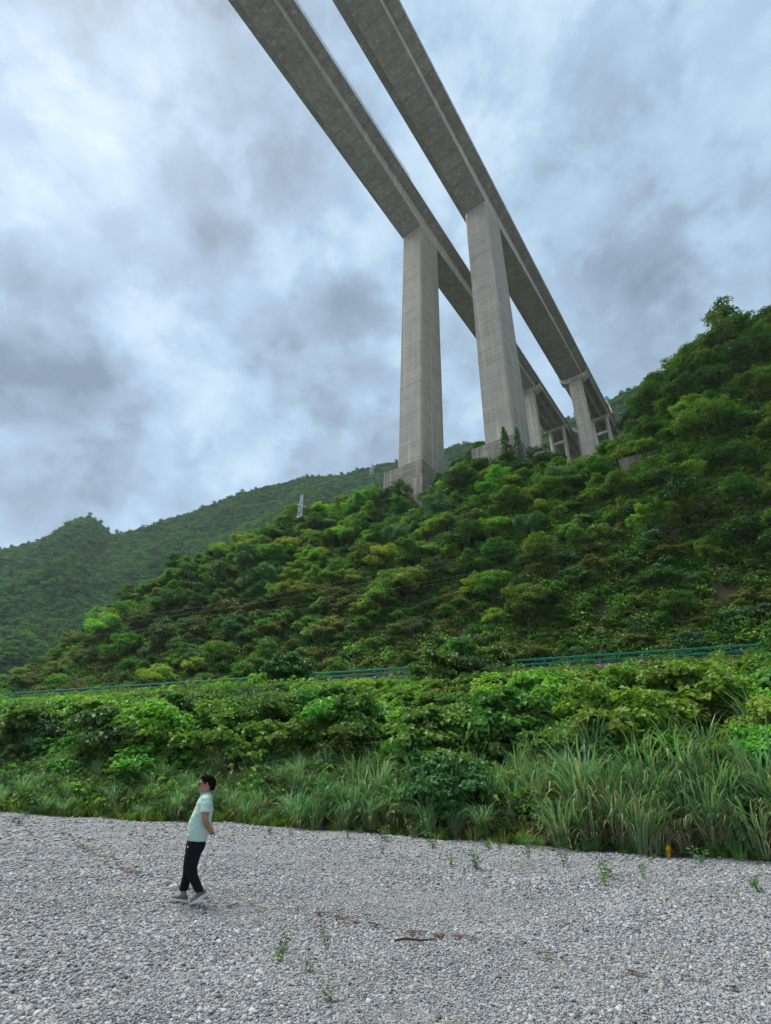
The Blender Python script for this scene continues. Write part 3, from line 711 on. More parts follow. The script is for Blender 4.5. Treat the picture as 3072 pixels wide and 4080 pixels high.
# bushes and vines of the bank: large leaves close to the ground
BUSH = []
for i, lf in enumerate(['mid', 'bright', 'mid', 'bright', 'dark', 'mid', 'yellow', 'bright']):
    r = np.random.RandomState(100 + i)
    v, f, tips = lobed_crown(r, 1.2, 1.0, -.45, 9, 110, 24, .165 if i % 3 else .20, .34, .5, .8)
    mb = trunk_builder(r, tips, .035, .7); nv = len(mb.v)
    me = np_mesh('bank_bush', np.concatenate([v, np.array(mb.v)]), [tuple(q) for q in f] + [tuple(len(v) + k for k in q) for q in mb.f], [LEAF[lf], M['bark']], [0] * len(f) + [1] * len(mb.f)); BUSH.append(me)
# shrubs of the hillside
SHRUB = []
for i, lf in enumerate(['mid', 'yellow', 'dark', 'mid', 'olive', 'blue', 'mid', 'yellow']):
    r = np.random.RandomState(200 + i)
    v, f, tips = lobed_crown(r, 1.6, 1.35, -.3, 9, 100, 17, .30, .42, .5, .5, open_=.15)
    mb = trunk_builder(r, tips, .06, 1.3)
    SHRUB.append(np_mesh('hillside_shrub', np.concatenate([v, np.array(mb.v)]), [tuple(q) for q in f] + [tuple(len(v) + k for k in q) for q in mb.f], [LEAF[lf], M['bark']], [0] * len(f) + [1] * len(mb.f)))
# broadleaf trees: trunk with limbs, and a crown
TREE = []
for i, (lf, rx, rz, op) in enumerate([('mid', 2.6, 2.2, .1), ('dark', 2.5, 2.6, .12), ('yellow', 2.8, 2.0, .15), ('mid', 2.2, 2.9, .15), ('bright', 2.7, 2.3, .1), ('dark', 3.0, 2.4, .15), ('blue', 2.3, 2.5, .2)]):
    r = np.random.RandomState(300 + i)
    v, f, tips = lobed_crown(r, rx, rz, 1.0, 12, 230, 18, .33, .55, .5, .48, r.uniform(-.1, .15), op + .12)
    TREE.append((trunk_builder(r, tips, .16, 1.4 + rz, .05).mesh('trunk', M['bark'], True), np_mesh('crown', v, f, LEAF[lf])))
# feathery bright trees (bamboo-like plumes)
PLUME = []
for i, lf in enumerate(['bright', 'bright', 'yellow']):
    r = np.random.RandomState(400 + i); Vs, Fs, k = [], [], 0; mb = MB()
    for c in range(11):
        a = r.uniform(0, 2 * PI); sp_ = r.uniform(.2, 1.5); h = r.uniform(3.8, 6.2)
        top = np.array([math.cos(a) * sp_, math.sin(a) * sp_, h]); path = [np.array([math.cos(a) * .2, math.sin(a) * .2, -.4]), top * np.array([.35, .35, .5]), top * np.array([.75, .75, .85]), top, top + np.array([math.cos(a) * .9, math.sin(a) * .9, -.1])]
        mb.tube(path, [.05, .045, .03, .018, .006], 5, cap=False)
        for s_ in range(20):
            f_ = .32 + .68 * (s_ + r.rand()) / 20; q = np.array([np.interp(f_ * 4, range(5), [p_[d] for p_ in path]) for d in range(3)])
            P_, N_ = spray(r, q + r.normal(scale=.18, size=3), np.array([math.cos(a), math.sin(a), 0]), .55 * (1.15 - .6 * f_), .55, 24)
            v, f = leaf_quads(P_, N_, .26 * r.uniform(.7, 1.3, size=24), r, .26); Vs.append(v); Fs.append(f + k); k += len(v)
    PLUME.append((mb.mesh('trunk', M['bark'], True), np_mesh('crown', np.concatenate(Vs), np.concatenate(Fs), LEAF[lf])))
# cypress-like conifers
CONIFER = []
for i in range(2):
    r = np.random.RandomState(500 + i); Vs, Fs, k = [], [], 0; H = 8.0
    for s_ in range(190):
        h = r.uniform(.06, 1.0) ** .85; rad = (1.25 if i == 0 else .95) * (1 - h) ** .75 * (.55 + .45 * min(1, h * 5)) + .06; a = r.uniform(0, 2 * PI); q_ = r.uniform(.35, 1)
        d = np.array([math.cos(a), math.sin(a), .35]); q = np.array([math.cos(a) * rad * q_, math.sin(a) * rad * q_, .6 + h * (H - .6)])
        if i == 1 and r.rand() < .35: continue
        P_, N_ = spray(r, q, d, .34 * (1.2 - .6 * h), .9, 20); v, f = leaf_quads(P_, N_, .22 * r.uniform(.6, 1.3, size=20), r, .3, along=np.tile(d, (20, 1)) + r.normal(scale=.5, size=(20, 3))); Vs.append(v); Fs.append(f + k); k += len(v)
    mb = MB(); mb.tube([(0, 0, -.6), (.05, 0, H * .5), (0, 0, H * .97)], [.16, .10, .02], 8)
    CONIFER.append((mb.mesh('trunk', M['bark'], True), np_mesh('crown', np.concatenate(Vs), np.concatenate(Fs), LEAF['dark' if i == 0 else 'blue'])))
REED = [reed_mesh('silvergrass_clump', np.random.RandomState(600 + i), 190, 3.0, 2.2, .080, d_, [LEAF['reed'], LEAF['straw']]) for i, d_ in enumerate([.14, .26, .18, .34, .12, .22])]
TUFT = [reed_mesh('grass_tuft', np.random.RandomState(650 + i), 40, .75, .9, .03, .1, [LEAF['mid' if i < 2 else 'yellow'], LEAF['straw']]) for i in range(4)]
COVER = []
for i, lf in enumerate(['mid', 'dark', 'bright', 'olive', 'mid']):
    r = np.random.RandomState(700 + i); P_, N_ = spray(r, np.array([0, 0, .22]), np.array([0, 0, 1.0]), .75, .35, 90); v, f = leaf_quads(P_, N_, .17 * r.uniform(.6, 1.4, size=90), r, .6); COVER.append(np_mesh('cover', v, f, LEAF[lf]))
FAR = []
for i in range(5):
    r = np.random.RandomState(800 + i); v, f, tips = lobed_crown(r, 3.6, 2.6, -1.6, 6, 40, 12, 1.0, 1.2, .45, .7); FAR.append(np_mesh('far_crown', v, f, LEAF[['far', 'far_bright', 'far', 'far_dark', 'far_bright'][i]]))
r = np.random.RandomState(850); v, f, tips = lobed_crown(r, 1.6, 4.5, -1.5, 7, 44, 12, .9, 1.0, .8, .4); FAR.append(np_mesh('far_crown', v, f, LEAF['far']))

# ------------------------------------------------------------------ plants: where they stand
FOOT = [(PL + BD * 5 - BN * 3.4, 8.0), (PR + BD * 5 - BN * 3.4, 8.0)]
def clear_of_piers(x, y, pad=0.0):
    ok = np.ones(np.shape(x), bool)
    for c, r in FOOT:
        dx, dy = x - c[0], y - c[1]; s = dx * BD[0] + dy * BD[1]; t = dx * BN[0] + dy * BN[1]
        ok &= ~((np.abs(s) < 6.8 + pad) & (np.abs(t) < 5.2 + pad))
        ok &= ~((s < -4) & (s > -13.5) & (np.abs(t - (2.2 - (s + 5) * .6)) < 2.8) & (c[0] < 15))     # the stepped footing stays in sight
    for B in (PL, PR):
        c = B + BD * 90.5 - BN * 3.2; dx, dy = x - c[0], y - c[1]
        ok &= np.hypot(dx, dy) > 4.0 + pad
    return ok
SOIL = [(-1.2, 38.2, 2.3, 1.6), (-19.5, 38.3, 3.6, 1.2), (-8.5, 51.5, 1.2, .9), (-0.7, 50.5, 1.2, .8), (9.5, 49.5, 1.2, 1.0), (-30, 38.4, 3, 1.0)]
def on_soil(u, v):
    ok = np.zeros(np.shape(u), bool)
    for a, b, ra_, rb_ in SOIL: ok |= ((u - a) / ra_) ** 2 + ((v - b) / rb_) ** 2 < 1
    return ok
WALL_C = (9.3, 65.0)
def jitter_grid(u0, u1, v0, v1, cell, rs):
    a, b = np.meshgrid(np.arange(u0, u1, cell), np.arange(v0, v1, cell)); n = a.size
    return a.ravel() + rs.uniform(0, cell, n), b.ravel() + rs.uniform(0, cell, n)
COLS_BANK = [(.16, 'at the far left'), (.24, 'left of the walking man'), (.31, 'behind the walking man'), (.42, 'right of the walking man'), (.55, 'below the far pier'), (.68, 'below the nearer pier'), (.84, 'left of the biggest reeds'), (9, 'at the right edge')]
COLS_HILL = [(.10, 'at the left edge'), (.22, 'on the low end of the left spur'), (.34, 'on the left spur'), (.46, 'left of the far pier'), (.57, 'under the far pier'), (.68, 'under the nearer pier'), (.80, 'under the end piers'), (.91, 'on the steep right slope'), (9, 'at the right edge')]
def where(cols, x, y, z):
    f = float(project(np.array([x, y, z]))[0]); return next(t for k, t in cols if f < k)
BUSH_TINT = ['mid green', 'bright green', 'mid green', 'bright green', 'dark green', 'mid green', 'yellow green', 'bright green']
SHRUB_TINT = ['mid green', 'yellow green', 'dark green', 'mid green', 'olive', 'grey green', 'mid green', 'yellow green']
TREE_TINT = ['mid green', 'dark green', 'yellow green', 'mid green', 'bright green', 'dark green', 'grey green']
def bank_row(u, v):
    f = (v - edge_v(u)) / (38.2 - edge_v(u)); return 'low on the bank' if f < .33 else ('halfway up the bank' if f < .68 else 'close under the guardrail')
def hill_row(u, v): return 'just above the road' if v < 50 else ('low on the hillside' if v < 58 else ('halfway up the hillside' if v < 70 else 'high on the hillside'))
def place(name, mesh, x, y, z, s, rz, tilt=0.0, sz=1.0):
    o = obj(name, mesh, None, (float(x), float(y), float(z)), (tilt * math.cos(rz), tilt * math.sin(rz), float(rz)), (float(s), float(s), float(s * sz))); return o
def place_tree(name, pair, x, y, z, s, rz, sz=1.0):
    r = empty(name, (float(x), float(y), float(z)), float(rz)); r.scale = (s, s, s * sz)
    for nm, me in zip(('trunk', 'crown'), pair): obj(nm, me, r)
    return r
rs = np.random.RandomState(21)
# --- reeds along the edge of the gravel
n_reed = 0
u = rs.uniform(-34, 8, 900); v = edge_v(u) + 0.35 + np.abs(rs.normal(0, 1.5, 900))
keep_u, keep_v = [], []; v = np.where(rs.rand(900) < .25, edge_v(u) + rs.uniform(-.1, .5, 900), v)
for a, b in zip(u, v):
    gapz = (-7.2 < a < -3.6 and b < edge_v(a) + 2.0)
    if gapz and rs.rand() < .85: continue
    dmin = .55 if a > -17 else .5
    if all((a - c) ** 2 + (b - d) ** 2 > dmin ** 2 for c, d in zip(keep_u, keep_v)): keep_u.append(a); keep_v.append(b)
for a, b in sorted(zip(keep_u, keep_v), key=lambda q: q[1])[:290]:
    x, y = uv_xy(a, b); z = max(float(land(a, b)), 0) - .05
    if not in_view(np.array([x, y, z + 1]), .06, .02): continue
    big = 1.0 if a > -3 else (.80 if a > -13 else (.62 if a > -21 else .48))
    s = (.80 if a > -3 else .72) * big * rs.choice([.8, 1.0, 1.12]) * rs.uniform(.85, 1.15)
    place('silvergrass_clump', REED[rs.randint(len(REED))], x, y, z, s, rs.uniform(0, 6.28), tilt=rs.uniform(-.2, .2), sz=rs.uniform(.8, 1.15))
    ro = bpy.context.scene.collection.objects[-1]; tag(ro, '%s silvergrass clump %s, %s' % ('tall' if s > .66 else ('short' if s < .40 else 'middling'), 'in the front row on the gravel' if b < edge_v(a) + .9 else ('in the second row' if b < edge_v(a) + 2 else 'back against the bushes'), where(COLS_BANK, x, y, z + 1)), 'grass clump', 'silvergrass clumps edging the gravel'); n_reed += 1
# --- bushes and vines on the bank
u, v = jitter_grid(-66, 18, 15.5, 38.6, 1.2, rs)
x, y = uv_xy(u, v); z = land(u, v); e = edge_v(u)
limit = EYE + (ROAD_Z + .15 - EYE) * v / 40.0 - z                     # what keeps the guardrail in sight
over = ((u > -12.3) & (u < -7.6) & (v > 34)) | ((u > -30.5) & (u < -28.5) & (v > 34)) | ((u > 9.4) & (v > 33))
hmax = np.where(over, 2.9, np.clip(limit * .92, .35, 3.0))
ok = (v > e + np.where((u > -8) & (u < -3.6), 1.3, 2.5)) & in_view(np.stack([x, y, z + .6], -1), .05, .03) & ~on_soil(u, v) & (rs.rand(len(u)) > .12)
ok &= ~((v < e + 3.2) & (rs.rand(len(u)) > .35))
patch = np.sin(u * .33 + 1) + np.sin(v * .5 + .7 * u * .2) + rs.normal(scale=.5, size=len(u))
sc_ = np.clip(rs.choice([.7, .95, 1.2, 1.6], len(u)) * rs.uniform(.85, 1.2, len(u)), 0, hmax / 1.6)
B_ = np.argsort(np.hypot(x, y)); B_ = B_[ok[B_]]
kind_of = lambda p, r: int(r.choice([1, 3, 7, 6])) if p > .7 else (int(r.choice([4, 0, 5])) if p < -.8 else int(r.choice([0, 2, 5, 1, 3])))
bidx = np.array([kind_of(patch[i], rs) for i in range(len(u))])
show = B_[(sc_[B_] > .5)][:290]; rest = np.setdiff1d(B_, show)
for i in show:
    o = place('bank_bush', BUSH[bidx[i]], x[i], y[i], z[i] - .05, sc_[i], rs.uniform(0, 6.28), sz=rs.uniform(.85, 1.15))
    tag(o, '%s %s bush %s, %s' % ('large' if sc_[i] > 1.2 else ('small' if sc_[i] < .8 else 'middle-sized'), BUSH_TINT[bidx[i]], bank_row(u[i], v[i]), where(COLS_BANK, x[i], y[i], z[i] + .6)), 'bush', 'leafy bushes covering the bank')
bush_c = proto_coll('bush_shapes', BUSH)
rot = np.stack([np.zeros(len(rest)), np.zeros(len(rest)), rs.uniform(0, 6.28, len(rest))], -1)
o = scatter('bank_undergrowth', bush_c, np.stack([x, y, z - .05], -1)[rest], rot, np.stack([sc_[rest]] * 3, -1) * np.array([1, 1, 1.05]), bidx[rest])
tag(o, 'dense green undergrowth filling the bank between the bushes', 'undergrowth', kind='stuff')
# --- low cover on bank and hillside
u, v = jitter_grid(-104, 32, 14, 100, .8, rs)
x, y = uv_xy(u, v); z = land(u, v)
ok = (v > edge_v(u) + .3) & ((v < 38.1) | (v > 45.3)) & in_view(np.stack([x, y, z], -1), .04, .03) & ~on_soil(u, v)
ok &= rs.rand(len(u)) < np.where(v > 75, .45, .9)
u2, v2 = jitter_grid(-14, 34, 46, 76, .62, rs); x2, y2 = uv_xy(u2, v2); z2 = land(u2, v2); ok2 = in_view(np.stack([x2, y2, z2], -1), .04, .03) & ~on_soil(u2, v2)
u, v, x, y, z, ok = [np.concatenate(q) for q in ((u, u2), (v, v2), (x, x2), (y, y2), (z, z2), (ok, ok2))]
w = np.where(ok)[0]; cov_c = proto_coll('cover_shapes', COVER)
sl = (land(u[w], v[w] + .5) - land(u[w], v[w] - .5)); tilt = np.arctan(np.clip(sl, -2, 2))
ang = math.atan2(VX[1], VX[0])
rot = np.stack([-tilt * 0, np.zeros(len(w)), rs.uniform(0, 6.28, len(w))], -1)
sc2 = rs.uniform(.9, 1.9, len(w))
cidx = np.where(v[w] < 56, rs.choice([0, 1, 3, 4, 2, 0], len(w)), rs.choice([0, 1, 2, 4], len(w)))
o = scatter('ground_cover', cov_c, np.stack([x[w], y[w], z[w]], -1), rot, np.stack([sc2, sc2, sc2 * rs.uniform(.8, 1.6, len(w))], -1), cidx)
tag(o, 'low leafy ground cover clothing the whole slope', 'ground cover', kind='stuff')
# --- grass tufts: verge of the gravel, roadside, dry patches
ut, vt = [], []
for _ in range(520): a = rs.uniform(-36, 8) if rs.rand() < .45 else rs.uniform(-36, -14); ut.append(a); vt.append(edge_v(a) + abs(rs.normal(0, .5)) - .12 - (rs.uniform(0, .55) if rs.rand() < .3 else 0))
for _ in range(800): ut.append(rs.uniform(-80, 14)); vt.append(rs.choice([rs.uniform(36.5, 39.0), rs.uniform(45.2, 47.5)]))
for _ in range(900): ut.append(rs.uniform(-80, 14)); vt.append(rs.uniform(46, 60))
for _ in range(500): ut.append(rs.uniform(-36, -14)); vt.append(edge_v(ut[-1]) + rs.uniform(-.6, 1.6))
ut, vt = np.array(ut), np.array(vt); x, y = uv_xy(ut, vt); z = np.maximum(land(ut, vt), 0) - .03; z = np.where(vt < edge_v(ut), ground_z(x, y) - .02, z)
ok = in_view(np.stack([x, y, z], -1)); w = np.where(ok)[0]; s_ = rs.uniform(.45, 1.3, len(w)) * np.where(vt[w] < 30, .75, 1.2)
o = scatter('grass_verge', proto_coll('tuft_shapes', TUFT), np.stack([x[w], y[w], z[w]], -1), np.stack([0 * s_, 0 * s_, rs.uniform(0, 6.28, len(w))], -1), np.stack([s_] * 3, -1), rs.randint(0, 4, len(w)))
tag(o, 'green grass along the gravel edge and the roadside', 'grass', kind='stuff')
# --- shrubs and trees of the hillside
u, v = jitter_grid(-104, 34, 45.6, 108, 1.55, rs)
x, y = uv_xy(u, v); z = land(u, v)
ok = in_view(np.stack([x, y, z + 1.5], -1), .05, .03) & clear_of_piers(x, y, .6) & ~on_soil(u, v)
ok &= ~((np.abs(u - WALL_C[0]) < 4.5) & (v < WALL_C[1] + 1) & (v > WALL_C[1] - 6) & (rs.rand(len(u)) < .8))
low = v < 47.5
p_tree = np.clip((v - 50) / 40, 0.06, .34) + np.where(u > 11, .32, 0) + np.where((u < -60) & (v > 56), .18, 0)
p_tree = np.where(low, 0, p_tree)
near_cliff = 0.0 * v
ok &= rs.rand(len(u)) > near_cliff
isT = rs.rand(len(u)) < p_tree
dist = np.hypot(x, y); order = np.argsort(dist); order = order[ok[order]]
trees = [i for i in order if isT[i]]; shrubs = np.array([i for i in order if not isT[i]])
taken = []
patch = np.sin(u * .17 + 2) + np.sin(v * .31 + u * .11)
for i in trees:
    if any((x[i] - a) ** 2 + (y[i] - b) ** 2 < 2.3 ** 2 for a, b in taken): continue
    taken.append((x[i], y[i]))
    if len(taken) > 290: break
    if -18 < u[i] < -5 and 66 < v[i] < 78: continue
    if -6 < u[i] < 10 and v[i] > 80: continue
    s = rs.choice([.5, .65, .8, 1.0]) * rs.uniform(.85, 1.15) * (1.25 if u[i] > 11 else 1.0) * (.8 if -42 < u[i] < 10 and v[i] > 74 else 1)
    t_ = int(rs.choice([0, 1, 3, 5, 6] if patch[i] < 0 else [0, 2, 3, 4]))
    o = place_tree('hillside_tree', TREE[t_], x[i], y[i], z[i] - .2, s, rs.uniform(0, 6.28), rs.uniform(.85, 1.2))
    tag(o, '%s %s tree %s, %s' % ('big' if s > .85 else ('small' if s < .55 else 'middle-sized'), TREE_TINT[t_], hill_row(u[i], v[i]), where(COLS_HILL, x[i], y[i], z[i] + 2)), 'tree', 'trees of the hillside')
ss = rs.choice([.45, .6, .8, 1.1], len(u)) * rs.uniform(.85, 1.2, len(u)) * np.where(v < 50, .75, 1.0)
sidx = np.array([int(rs.choice([0, 4, 2, 4, 6, 5])) if v[i] < 58 else (int(rs.choice([1, 7, 0, 3])) if patch[i] > .3 else int(rs.choice([0, 2, 3, 5, 6, 1]))) for i in range(len(u))])
for i in shrubs[:295]:
    o = place('hillside_shrub', SHRUB[sidx[i]], x[i], y[i], z[i] - .1, ss[i], rs.uniform(0, 6.28), sz=rs.uniform(.8, 1.2))
    tag(o, '%s %s shrub %s, %s' % ('broad' if ss[i] > .8 else ('small' if ss[i] < .5 else 'rounded'), SHRUB_TINT[sidx[i]], hill_row(u[i], v[i]), where(COLS_HILL, x[i], y[i], z[i] + .8)), 'shrub', 'shrubs of the hillside')
rest = shrubs[295:]
big_ = rs.rand(len(u)) < np.where(v > 60, .22, .05); sidx = np.where(big_, 8 + rs.randint(0, 7, len(u)), sidx); ss = np.where(big_, ss * .8, ss); ss = np.where((u > -6) & (u < 10) & (v > 78), ss * .6, ss)
o = scatter('hillside_shrubbery', proto_coll('shrub_shapes', SHRUB + [t_[1] for t_ in TREE]), np.stack([x, y, z - .1], -1)[rest], np.stack([0 * ss[rest], 0 * ss[rest], rs.uniform(0, 6.28, len(rest))], -1), np.stack([ss[rest] * 1.12] * 3, -1), sidx[rest])
tag(o, 'dense shrubbery covering the upper hillside', 'shrubbery', kind='stuff')
# --- trees that stand out
def lone(name, pair, uv, s, label, cat='tree', sz=1.0, rz=0.6, group=None):
    X_, Y_ = uv_xy(*uv); o = place_tree(name, pair, X_, Y_, float(land(*uv)) - .2, s, rz, sz); return tag(o, label, cat, group)
lone('conifer_tree', CONIFER[0], (-12.3, 76.5), 1.4, 'dark pointed conifer before the base of the nearer pier')
lone('conifer_tree', CONIFER[1], (-10.0, 76.8), 1.35, 'slim see-through conifer close beside the dark pointed one')
lone('small_tree', TREE[6], (-6.6, 76.8), .85, 'thin grey green tree at the foot of the nearer pier', sz=1.25)
lone('round_tree', TREE[1], (0.4, 77), .72, 'dark round tree before the end pier of the nearer viaduct')
lone('dark_tree', TREE[5], (-37.0, 75.0), .92, 'dark tree against the stepped footing of the far pier')
lone('tall_tree', TREE[3], (24.0, 69.5), 1.5, 'tallest open crowned tree on the right skyline', sz=1.3)
lone('tall_tree', TREE[0], (31.0, 70.0), 1.4, 'open crowned tree at the right end of the skyline', sz=1.15)
for k, (a, b, s) in enumerate([(5.2, 54.2, .95), (7.6, 53.6, 1.0), (9.8, 54.4, .9), (3.6, 56.0, .75), (11.8, 56.5, .8)]):
    lone('bamboo_clump', PLUME[k % 2], (a, b), s, 'bright green feathery bamboo clump on the slope above the guardrail', 'bamboo', rz=k * 1.3, group='bright bamboo above the guardrail')
for k, (a, b, s) in enumerate([(-50, 77, .8), (-46, 76, .85), (-55, 76.5, .7), (-63, 73.5, .75)]):
    lone('bamboo_clump', PLUME[k % 3], (a, b), s, 'bright feathery bamboo clump on the crest left of the far pier', 'bamboo', rz=k * 1.1, group='bright bamboo on the crest')
# --- forest on the far mountains
rs = np.random.RandomState(31)
n = 60000; az = rs.uniform(-46, 46, n); s_ = rs.uniform(.05, 1.0, n) ** .8
a = np.where(rs.rand(n) < .06, 1, 0); s_ = np.where(a == 1, rs.uniform(.985, 1.01, n), s_)
x, y, z = mountain(az, s_)
vis = in_view(np.stack([x, y, z + 4], -1), .02, .02)
bear = np.degrees(np.arctan2(x, y)); elv = np.degrees(np.arctan2(z + 4, np.hypot(x, y)))
def near_el(b):   # what the near hill hides
    return np.interp(b, [-45, -36, -30, -20, -12, 0, 12, 24, 31, 36, 45], [0, 4, 15, 21, 25, 29, 31, 33, 31, 36, 37])
vis &= elv > near_el(bear) - 1.5
w = np.where(vis)[0][:30000]; fs = rs.choice([.7, .9, 1.15, 1.45], len(w)) * rs.uniform(.85, 1.2, len(w)) * np.where(np.hypot(x, y)[w] < 350, .75, 1.0)
o = scatter('distant_forest', proto_coll('forest_shapes', FAR), np.stack([x, y, z], -1)[w], np.stack([0 * fs, 0 * fs, rs.uniform(0, 6.28, len(w))], -1), np.stack([fs] * 3, -1), rs.choice([0, 1, 2, 3, 4, 0, 1, 2, 5], len(w)))
tag(o, 'unbroken forest covering the far mountain', 'forest', kind='stuff')

# ------------------------------------------------------------------ guardrail along the road
GV = 40.0; SPACING = 2.35
gr = empty('guardrail', (*uv_xy(-33, GV), ROAD_Z)); tag(gr, 'long green two rail guardrail along the hillside road', 'guardrail')
def gp(u, dv, z): a = uv_xy(u, GV + dv); b = uv_xy(-33, GV); return np.array([a[0] - b[0], a[1] - b[1], z])
U3, V3 = np.array([UX[0], UX[1], 0]), np.array([VX[0], VX[1], 0])
pm = MB(); pm.box((0, 0, .34), (.15, .13, .92), ax=[U3, V3, BZ]); pm.box((0, 0, .815), (.17, .15, .035), ax=[U3, V3, BZ]); pm = pm.mesh('post', M['green_paint'])
ym = MB(); ym.box(tuple(-V3 * .072 + BZ * .30), (.13, .012, .16), ax=[U3, V3, BZ]); ym = ym.mesh('reflector', M['yellow_paint'])
posts = np.arange(-104, 20, SPACING)
rg = random.Random(4)
for k, a in enumerate(posts):
    p_ = obj('post', pm, gr, tuple(gp(a, 0, rg.uniform(-.03, .02))))
    p_.rotation_euler = (rg.uniform(-.02, .02), rg.uniform(-.02, .02), 0)
    if k % 2: obj('reflector', ym, p_)
for zc_ in (.34, .70):
    for a, b in zip(posts[:-1:2], posts[2::2]):
        mb = MB(); prof = [(-.10, -.075), (-.15, -.043), (-.12, 0), (-.15, .043), (-.10, .075), (-.09, .075), (-.09, -.075)]
        mb.prism([gp(a, w_, zc_ + h_) for w_, h_ in prof], [gp(b - .015, w_, zc_ + h_) for w_, h_ in prof]); mb.build('rail', M['green_paint'], gr)
# --- rough stone facing under the road edge
rw = empty('stone_facing', (*uv_xy(-20, 38.6), 8.8)); tag(rw, 'rough brown stone facing under the road edge below the guardrail', 'stone wall')
rs = np.random.RandomState(41)
def rock_mesh(name, seed, mat, nu=8, nv=5, rough=.25):
    r = np.random.RandomState(seed); V = [(0, 0, -.5)]
    for j in range(1, nv):
        for i in range(nu):
            a = 2 * PI * i / nu; b = PI * j / nv; k = 1 + r.uniform(-rough, rough); V.append((.5 * k * math.sin(b) * math.cos(a), .5 * k * math.sin(b) * math.sin(a), -.5 * k * math.cos(b)))
    V.append((0, 0, .5)); F = []
    for i in range(nu): F.append((0, 1 + (i + 1) % nu, 1 + i))
    for j in range(nv - 2):
        for i in range(nu): a = 1 + j * nu; F.append((a + i, a + (i + 1) % nu, a + nu + (i + 1) % nu, a + nu + i))
    t_ = 1 + (nv - 2) * nu
    for i in range(nu): F.append((t_ + i, t_ + (i + 1) % nu, len(V) - 1))
    return np_mesh(name, np.array(V), F, mat)
RM = [rock_mesh('stone', 900 + i, M['rock'], 7, 4, .3) for i in range(5)]
o0 = np.array([*uv_xy(-20, 38.6), 8.8])
for a0, a1 in ((-33, -27), (-24.5, -13.5), (-4, 1.5)):
    for a in np.arange(a0, a1, .42):
        for lv in range(3):
            q = np.array([*uv_xy(a + rs.uniform(-.15, .15), 38.25 + .28 * lv + rs.uniform(-.1, .1)), 8.75 + .42 * lv + rs.uniform(-.1, .1)]) - o0
            s = rs.uniform(.4, .75); obj('stone', RM[rs.randint(5)], rw, tuple(q), (rs.uniform(0, 6), rs.uniform(0, 6), rs.uniform(0, 6)), (s, s * .8, s * .7))
# --- concrete retaining wall on the slope
wz = float(land(*WALL_C)); rwl = empty('retaining_wall', (*uv_xy(*WALL_C), wz)); tag(rwl, 'weathered concrete retaining wall half hidden by the slope plants', 'wall')
rwl.rotation_euler = (0, 0, math.atan2(UX[1], UX[0]) + .12)
for k in range(4):
    for j in range(3):
        mb = MB(); x0_, x1_ = -3.3 + 2.2 * k - 1.085, -3.3 + 2.2 * k + 1.085; zf = lambda q, jj: -3.1 + 1.25 * jj + .16 * q; yo = -.9 + j * .10 + .02 * k
        mb.prism([(x0_, yo, zf(x0_, j)), (x1_, yo, zf(x1_, j)), (x1_, yo, zf(x1_, j + 1) - .03), (x0_, yo, zf(x0_, j + 1) - .03)], [(x0_, yo + .5, zf(x0_, j)), (x1_, yo + .5, zf(x1_, j)), (x1_, yo + .5, zf(x1_, j + 1) - .03), (x0_, yo + .5, zf(x0_, j + 1) - .03)]); mb.build('wall_panel', M['wall'], rwl)

# ------------------------------------------------------------------ power lines and pylons
def wire(v, uz, label, sag):
    pts = []
    us = np.linspace(-110, 40, 61); zz = np.interp(us, [q[0] for q in uz], [q[1] for q in uz])
    z_ = np.polyval(np.polyfit([q[0] for q in uz], [q[1] for q in uz], 2), us) + sag
    for a, b in zip(us, z_): pts.append((*uv_xy(a, v), b))
    tag(MB().tube(pts, .024, 5).build('power_line', M['wire']), label, 'power line')
W0 = [(13.2, 22.1), (3.1, 21.0), (-8.5, 19.9), (-28.5, 19.0), (-44.1, 18.8), (-63, 18.3)]
wire(43.0, W0, 'lowest of the three thin black wires strung across the hillside', 0)
wire(44.2, W0, 'middle one of the three thin black wires across the hillside', 1.75)
wire(45.4, W0, 'topmost of the three thin black wires across the hillside', 3.0)
def pylon(x, y, z0, h, w, label):
    root = empty('lattice_pylon', (x, y, z0), .5); tag(root, label, 'pylon')
    for sx in (-1, 1):
        for sy in (-1, 1):
            MB().tube([(sx * w, sy * w, 0), (sx * w * .18, sy * w * .18, h)], [.10, .06], 4).build('leg', M['white_steel'], root)
    mb = MB(); n = 12
    for k in range(n):
        f0, f1 = k / n, (k + 1) / n; w0, w1 = w * (1 - .82 * f0), w * (1 - .82 * f1)
        for (a, b) in (((-1, -1), (1, -1)), ((1, -1), (1, 1)), ((1, 1), (-1, 1)), ((-1, 1), (-1, -1))):
            mb.tube([(a[0] * w0, a[1] * w0, h * f0), (b[0] * w1, b[1] * w1, h * f1)], .05, 4); mb.tube([(b[0] * w0, b[1] * w0, h * f0), (a[0] * w1, a[1] * w1, h * f1)], .05, 4)
            mb.tube([(a[0] * w1, a[1] * w1, h * f1), (b[0] * w1, b[1] * w1, h * f1)], .04, 4)
    mb.build('bracing', M['white_steel'], root)
    for f_ in (.76, .9):
        mb = MB(); mb.tube([(-1.3 * w, 0, h * f_), (0, 0, h * f_ + .4), (1.3 * w, 0, h * f_)], .07, 4); mb.tube([(-1.3 * w, 0, h * f_), (1.3 * w, 0, h * f_)], .06, 4); mb.build('cross_arm', M['white_steel'], root)
def ray_at(az, r): return r * math.sin(R_(az)), r * math.cos(R_(az))
x_, y_ = ray_at(-11.4, 118); zt = EYE + 118 * math.tan(R_(30.6)); z0 = float(land_xy(x_, y_)) - .5
pylon(x_, y_, z0, zt - z0, 1.35, 'pale steel lattice pylon rising behind the left crest')
x_, y_, z_ = [float(q) for q in mountain(np.array(-2.2), np.array(.93))]
pylon(x_, y_, z_ - 1, 27, 3.2, 'small distant lattice pylon on the far ridge beside the pier')

